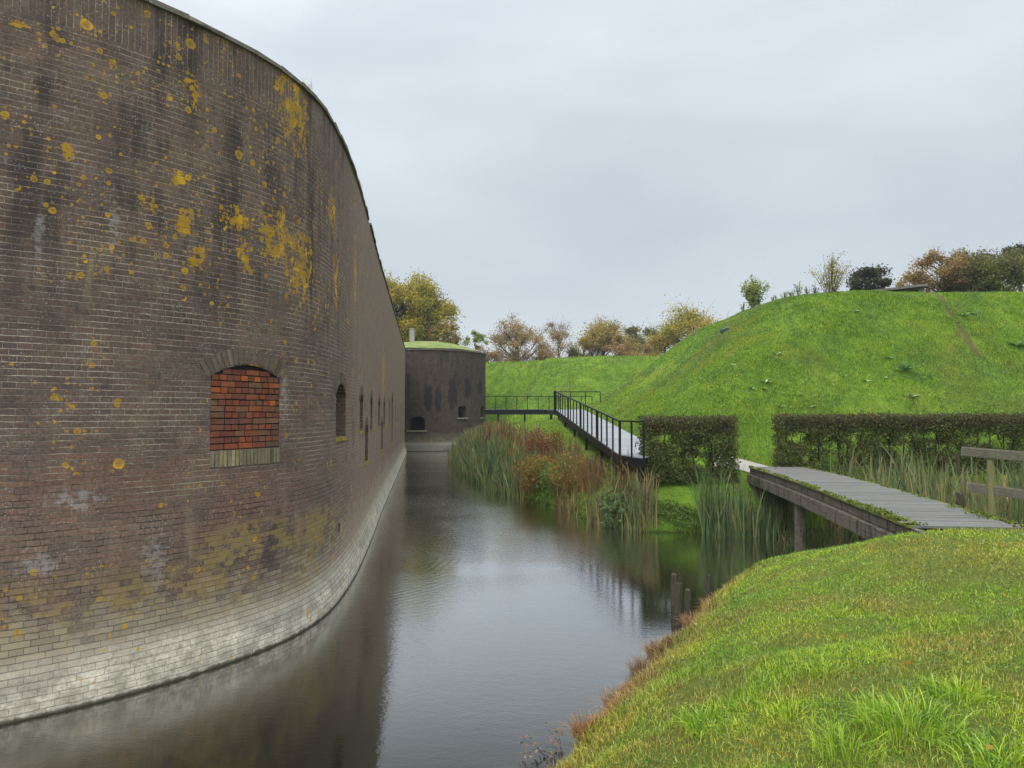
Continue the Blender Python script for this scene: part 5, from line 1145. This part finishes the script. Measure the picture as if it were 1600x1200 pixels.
# dead brown tufts hanging at the near water edge
DG = 'dead brown grass tufts at the water edge'
for i, (px, py, s) in enumerate(((1040, 1018, .5), (1010, 1045, .45), (975, 1075, .3), (960, 1110, .3), (935, 1145, .3), (1078, 975, .3), (905, 1185, .2), (1110, 945, .35), (1130, 925, .25), (1025, 1030, .3), (920, 1165, .25), (990, 1090, .25))):
    x, y = atz(px, py, .06); tussock(x + .05, y, s * 1.1, .24, int(800 * s) + 120, 'tuft of dead reddish brown grass hanging at the near water edge', 1., 'dead_grass_tuft', DG, wd=.006)
# weeds on the wall head
for i, (px, py) in enumerate(((478, 118), (561, 292))):
    u, v = wall_uv(px, py + 4); p, d_, n_ = wall_frame(u); t = thing('wall_weed', ('dry grass tuft rooted in the broken coping of the fort wall', 'tiny weed on the coping farther along the fort wall')[i], 'weed', (p[0] - n_[0] * .02, p[1] - n_[1] * .02, HT + .02)); nn = 60
    blades('stalks', rng.normal(size=(nn, 3)) * np.array([.07, .07, .0]), .16 * rng.uniform(.4, 1.3, nn), .004, G_NEAR, t, lean=.6, segs=3, dry=np.full(nn, .8))
# fallen leaves floating / lying
FL = foliage_mat('fallen_leaves', [(.36, .20, .03), (.42, .28, .04), (.28, .12, .04)])
x, y = sample(.8, 7, 3, 11, 300, keep_near); d = sdist(np.stack([x, y], 1), SHORE); x, y = x[d > .3][:22], y[d > .3][:22]
for X, Y in zip(x, y):
    t = leaf_cards('fallen_leaf', np.array([[0, 0, 0.]]), .055, FL, flat=0); t.location = (X, Y, hz(X, Y) + .04); tag(t, 'fallen yellow brown leaf lying on the near turf', 'leaf', 'fallen leaves on the near bank')

# one label per look-alike, told apart by its place in the row
ORD = 'first second third fourth fifth sixth seventh eighth ninth tenth eleventh twelfth thirteenth fourteenth fifteenth sixteenth seventeenth eighteenth nineteenth twentieth'.split() + ['twenty-' + q for q in 'first second third fourth fifth sixth seventh eighth ninth'.split()]
def number(objs, text):
    for i, o in enumerate(sorted(objs, key=lambda o: o.location.x / o.location.y)):
        o['label'] = text % ('leftmost' if i == 0 else ORD[i] + ' from left')
tops = [o for o in COL.objects if o.parent is None and 'category' in o]
number([o for o in tops if o.name.startswith('tall_weed')], 'tall thin weed gone to seed on the rampart edge, %s')
number([o for o in tops if o.name.startswith('dead_grass_tuft')], 'dead reddish brown grass tuft at the near water edge, %s')
number([o for o in tops if o.name.startswith('broadleaf_weed') and o['label'].startswith('small')], 'small pale green broad leaved weed on the rampart slope, %s')
number([o for o in tops if o.name.startswith('fallen_leaf')], 'fallen yellow brown leaf lying on the near turf, %s')
ct = [o for o in tops if o.name.startswith('cattail')]
number([o for o in ct if o.location.x / o.location.y < .2], 'brown cattail spike in the reeds at the bank corner below the ramp, %s')
number([o for o in ct if .2 < o.location.x / o.location.y < .36], 'brown cattail spike in the reeds left of the footbridge, %s')
number([o for o in ct if o.location.x / o.location.y > .36], 'brown cattail spike in the ditch reeds right of the footbridge, %s')

# ------------------------------------------------------------------ damp air
N = NT('damp_air'); pv = N.n('ShaderNodeVolumePrincipled'); pv.inputs['Color'].default_value = (.80, .86, .93, 1); pv.inputs['Density'].default_value = .0005
N.t.links.new(pv.outputs[0], N.out.inputs['Volume'])
mb = MB(); mb.box((0, 70, 15.9), (490, 350, 38)); hb = mb.build('haze', N.mat); tag(hb, 'thin damp haze over the whole place', kind='stuff')
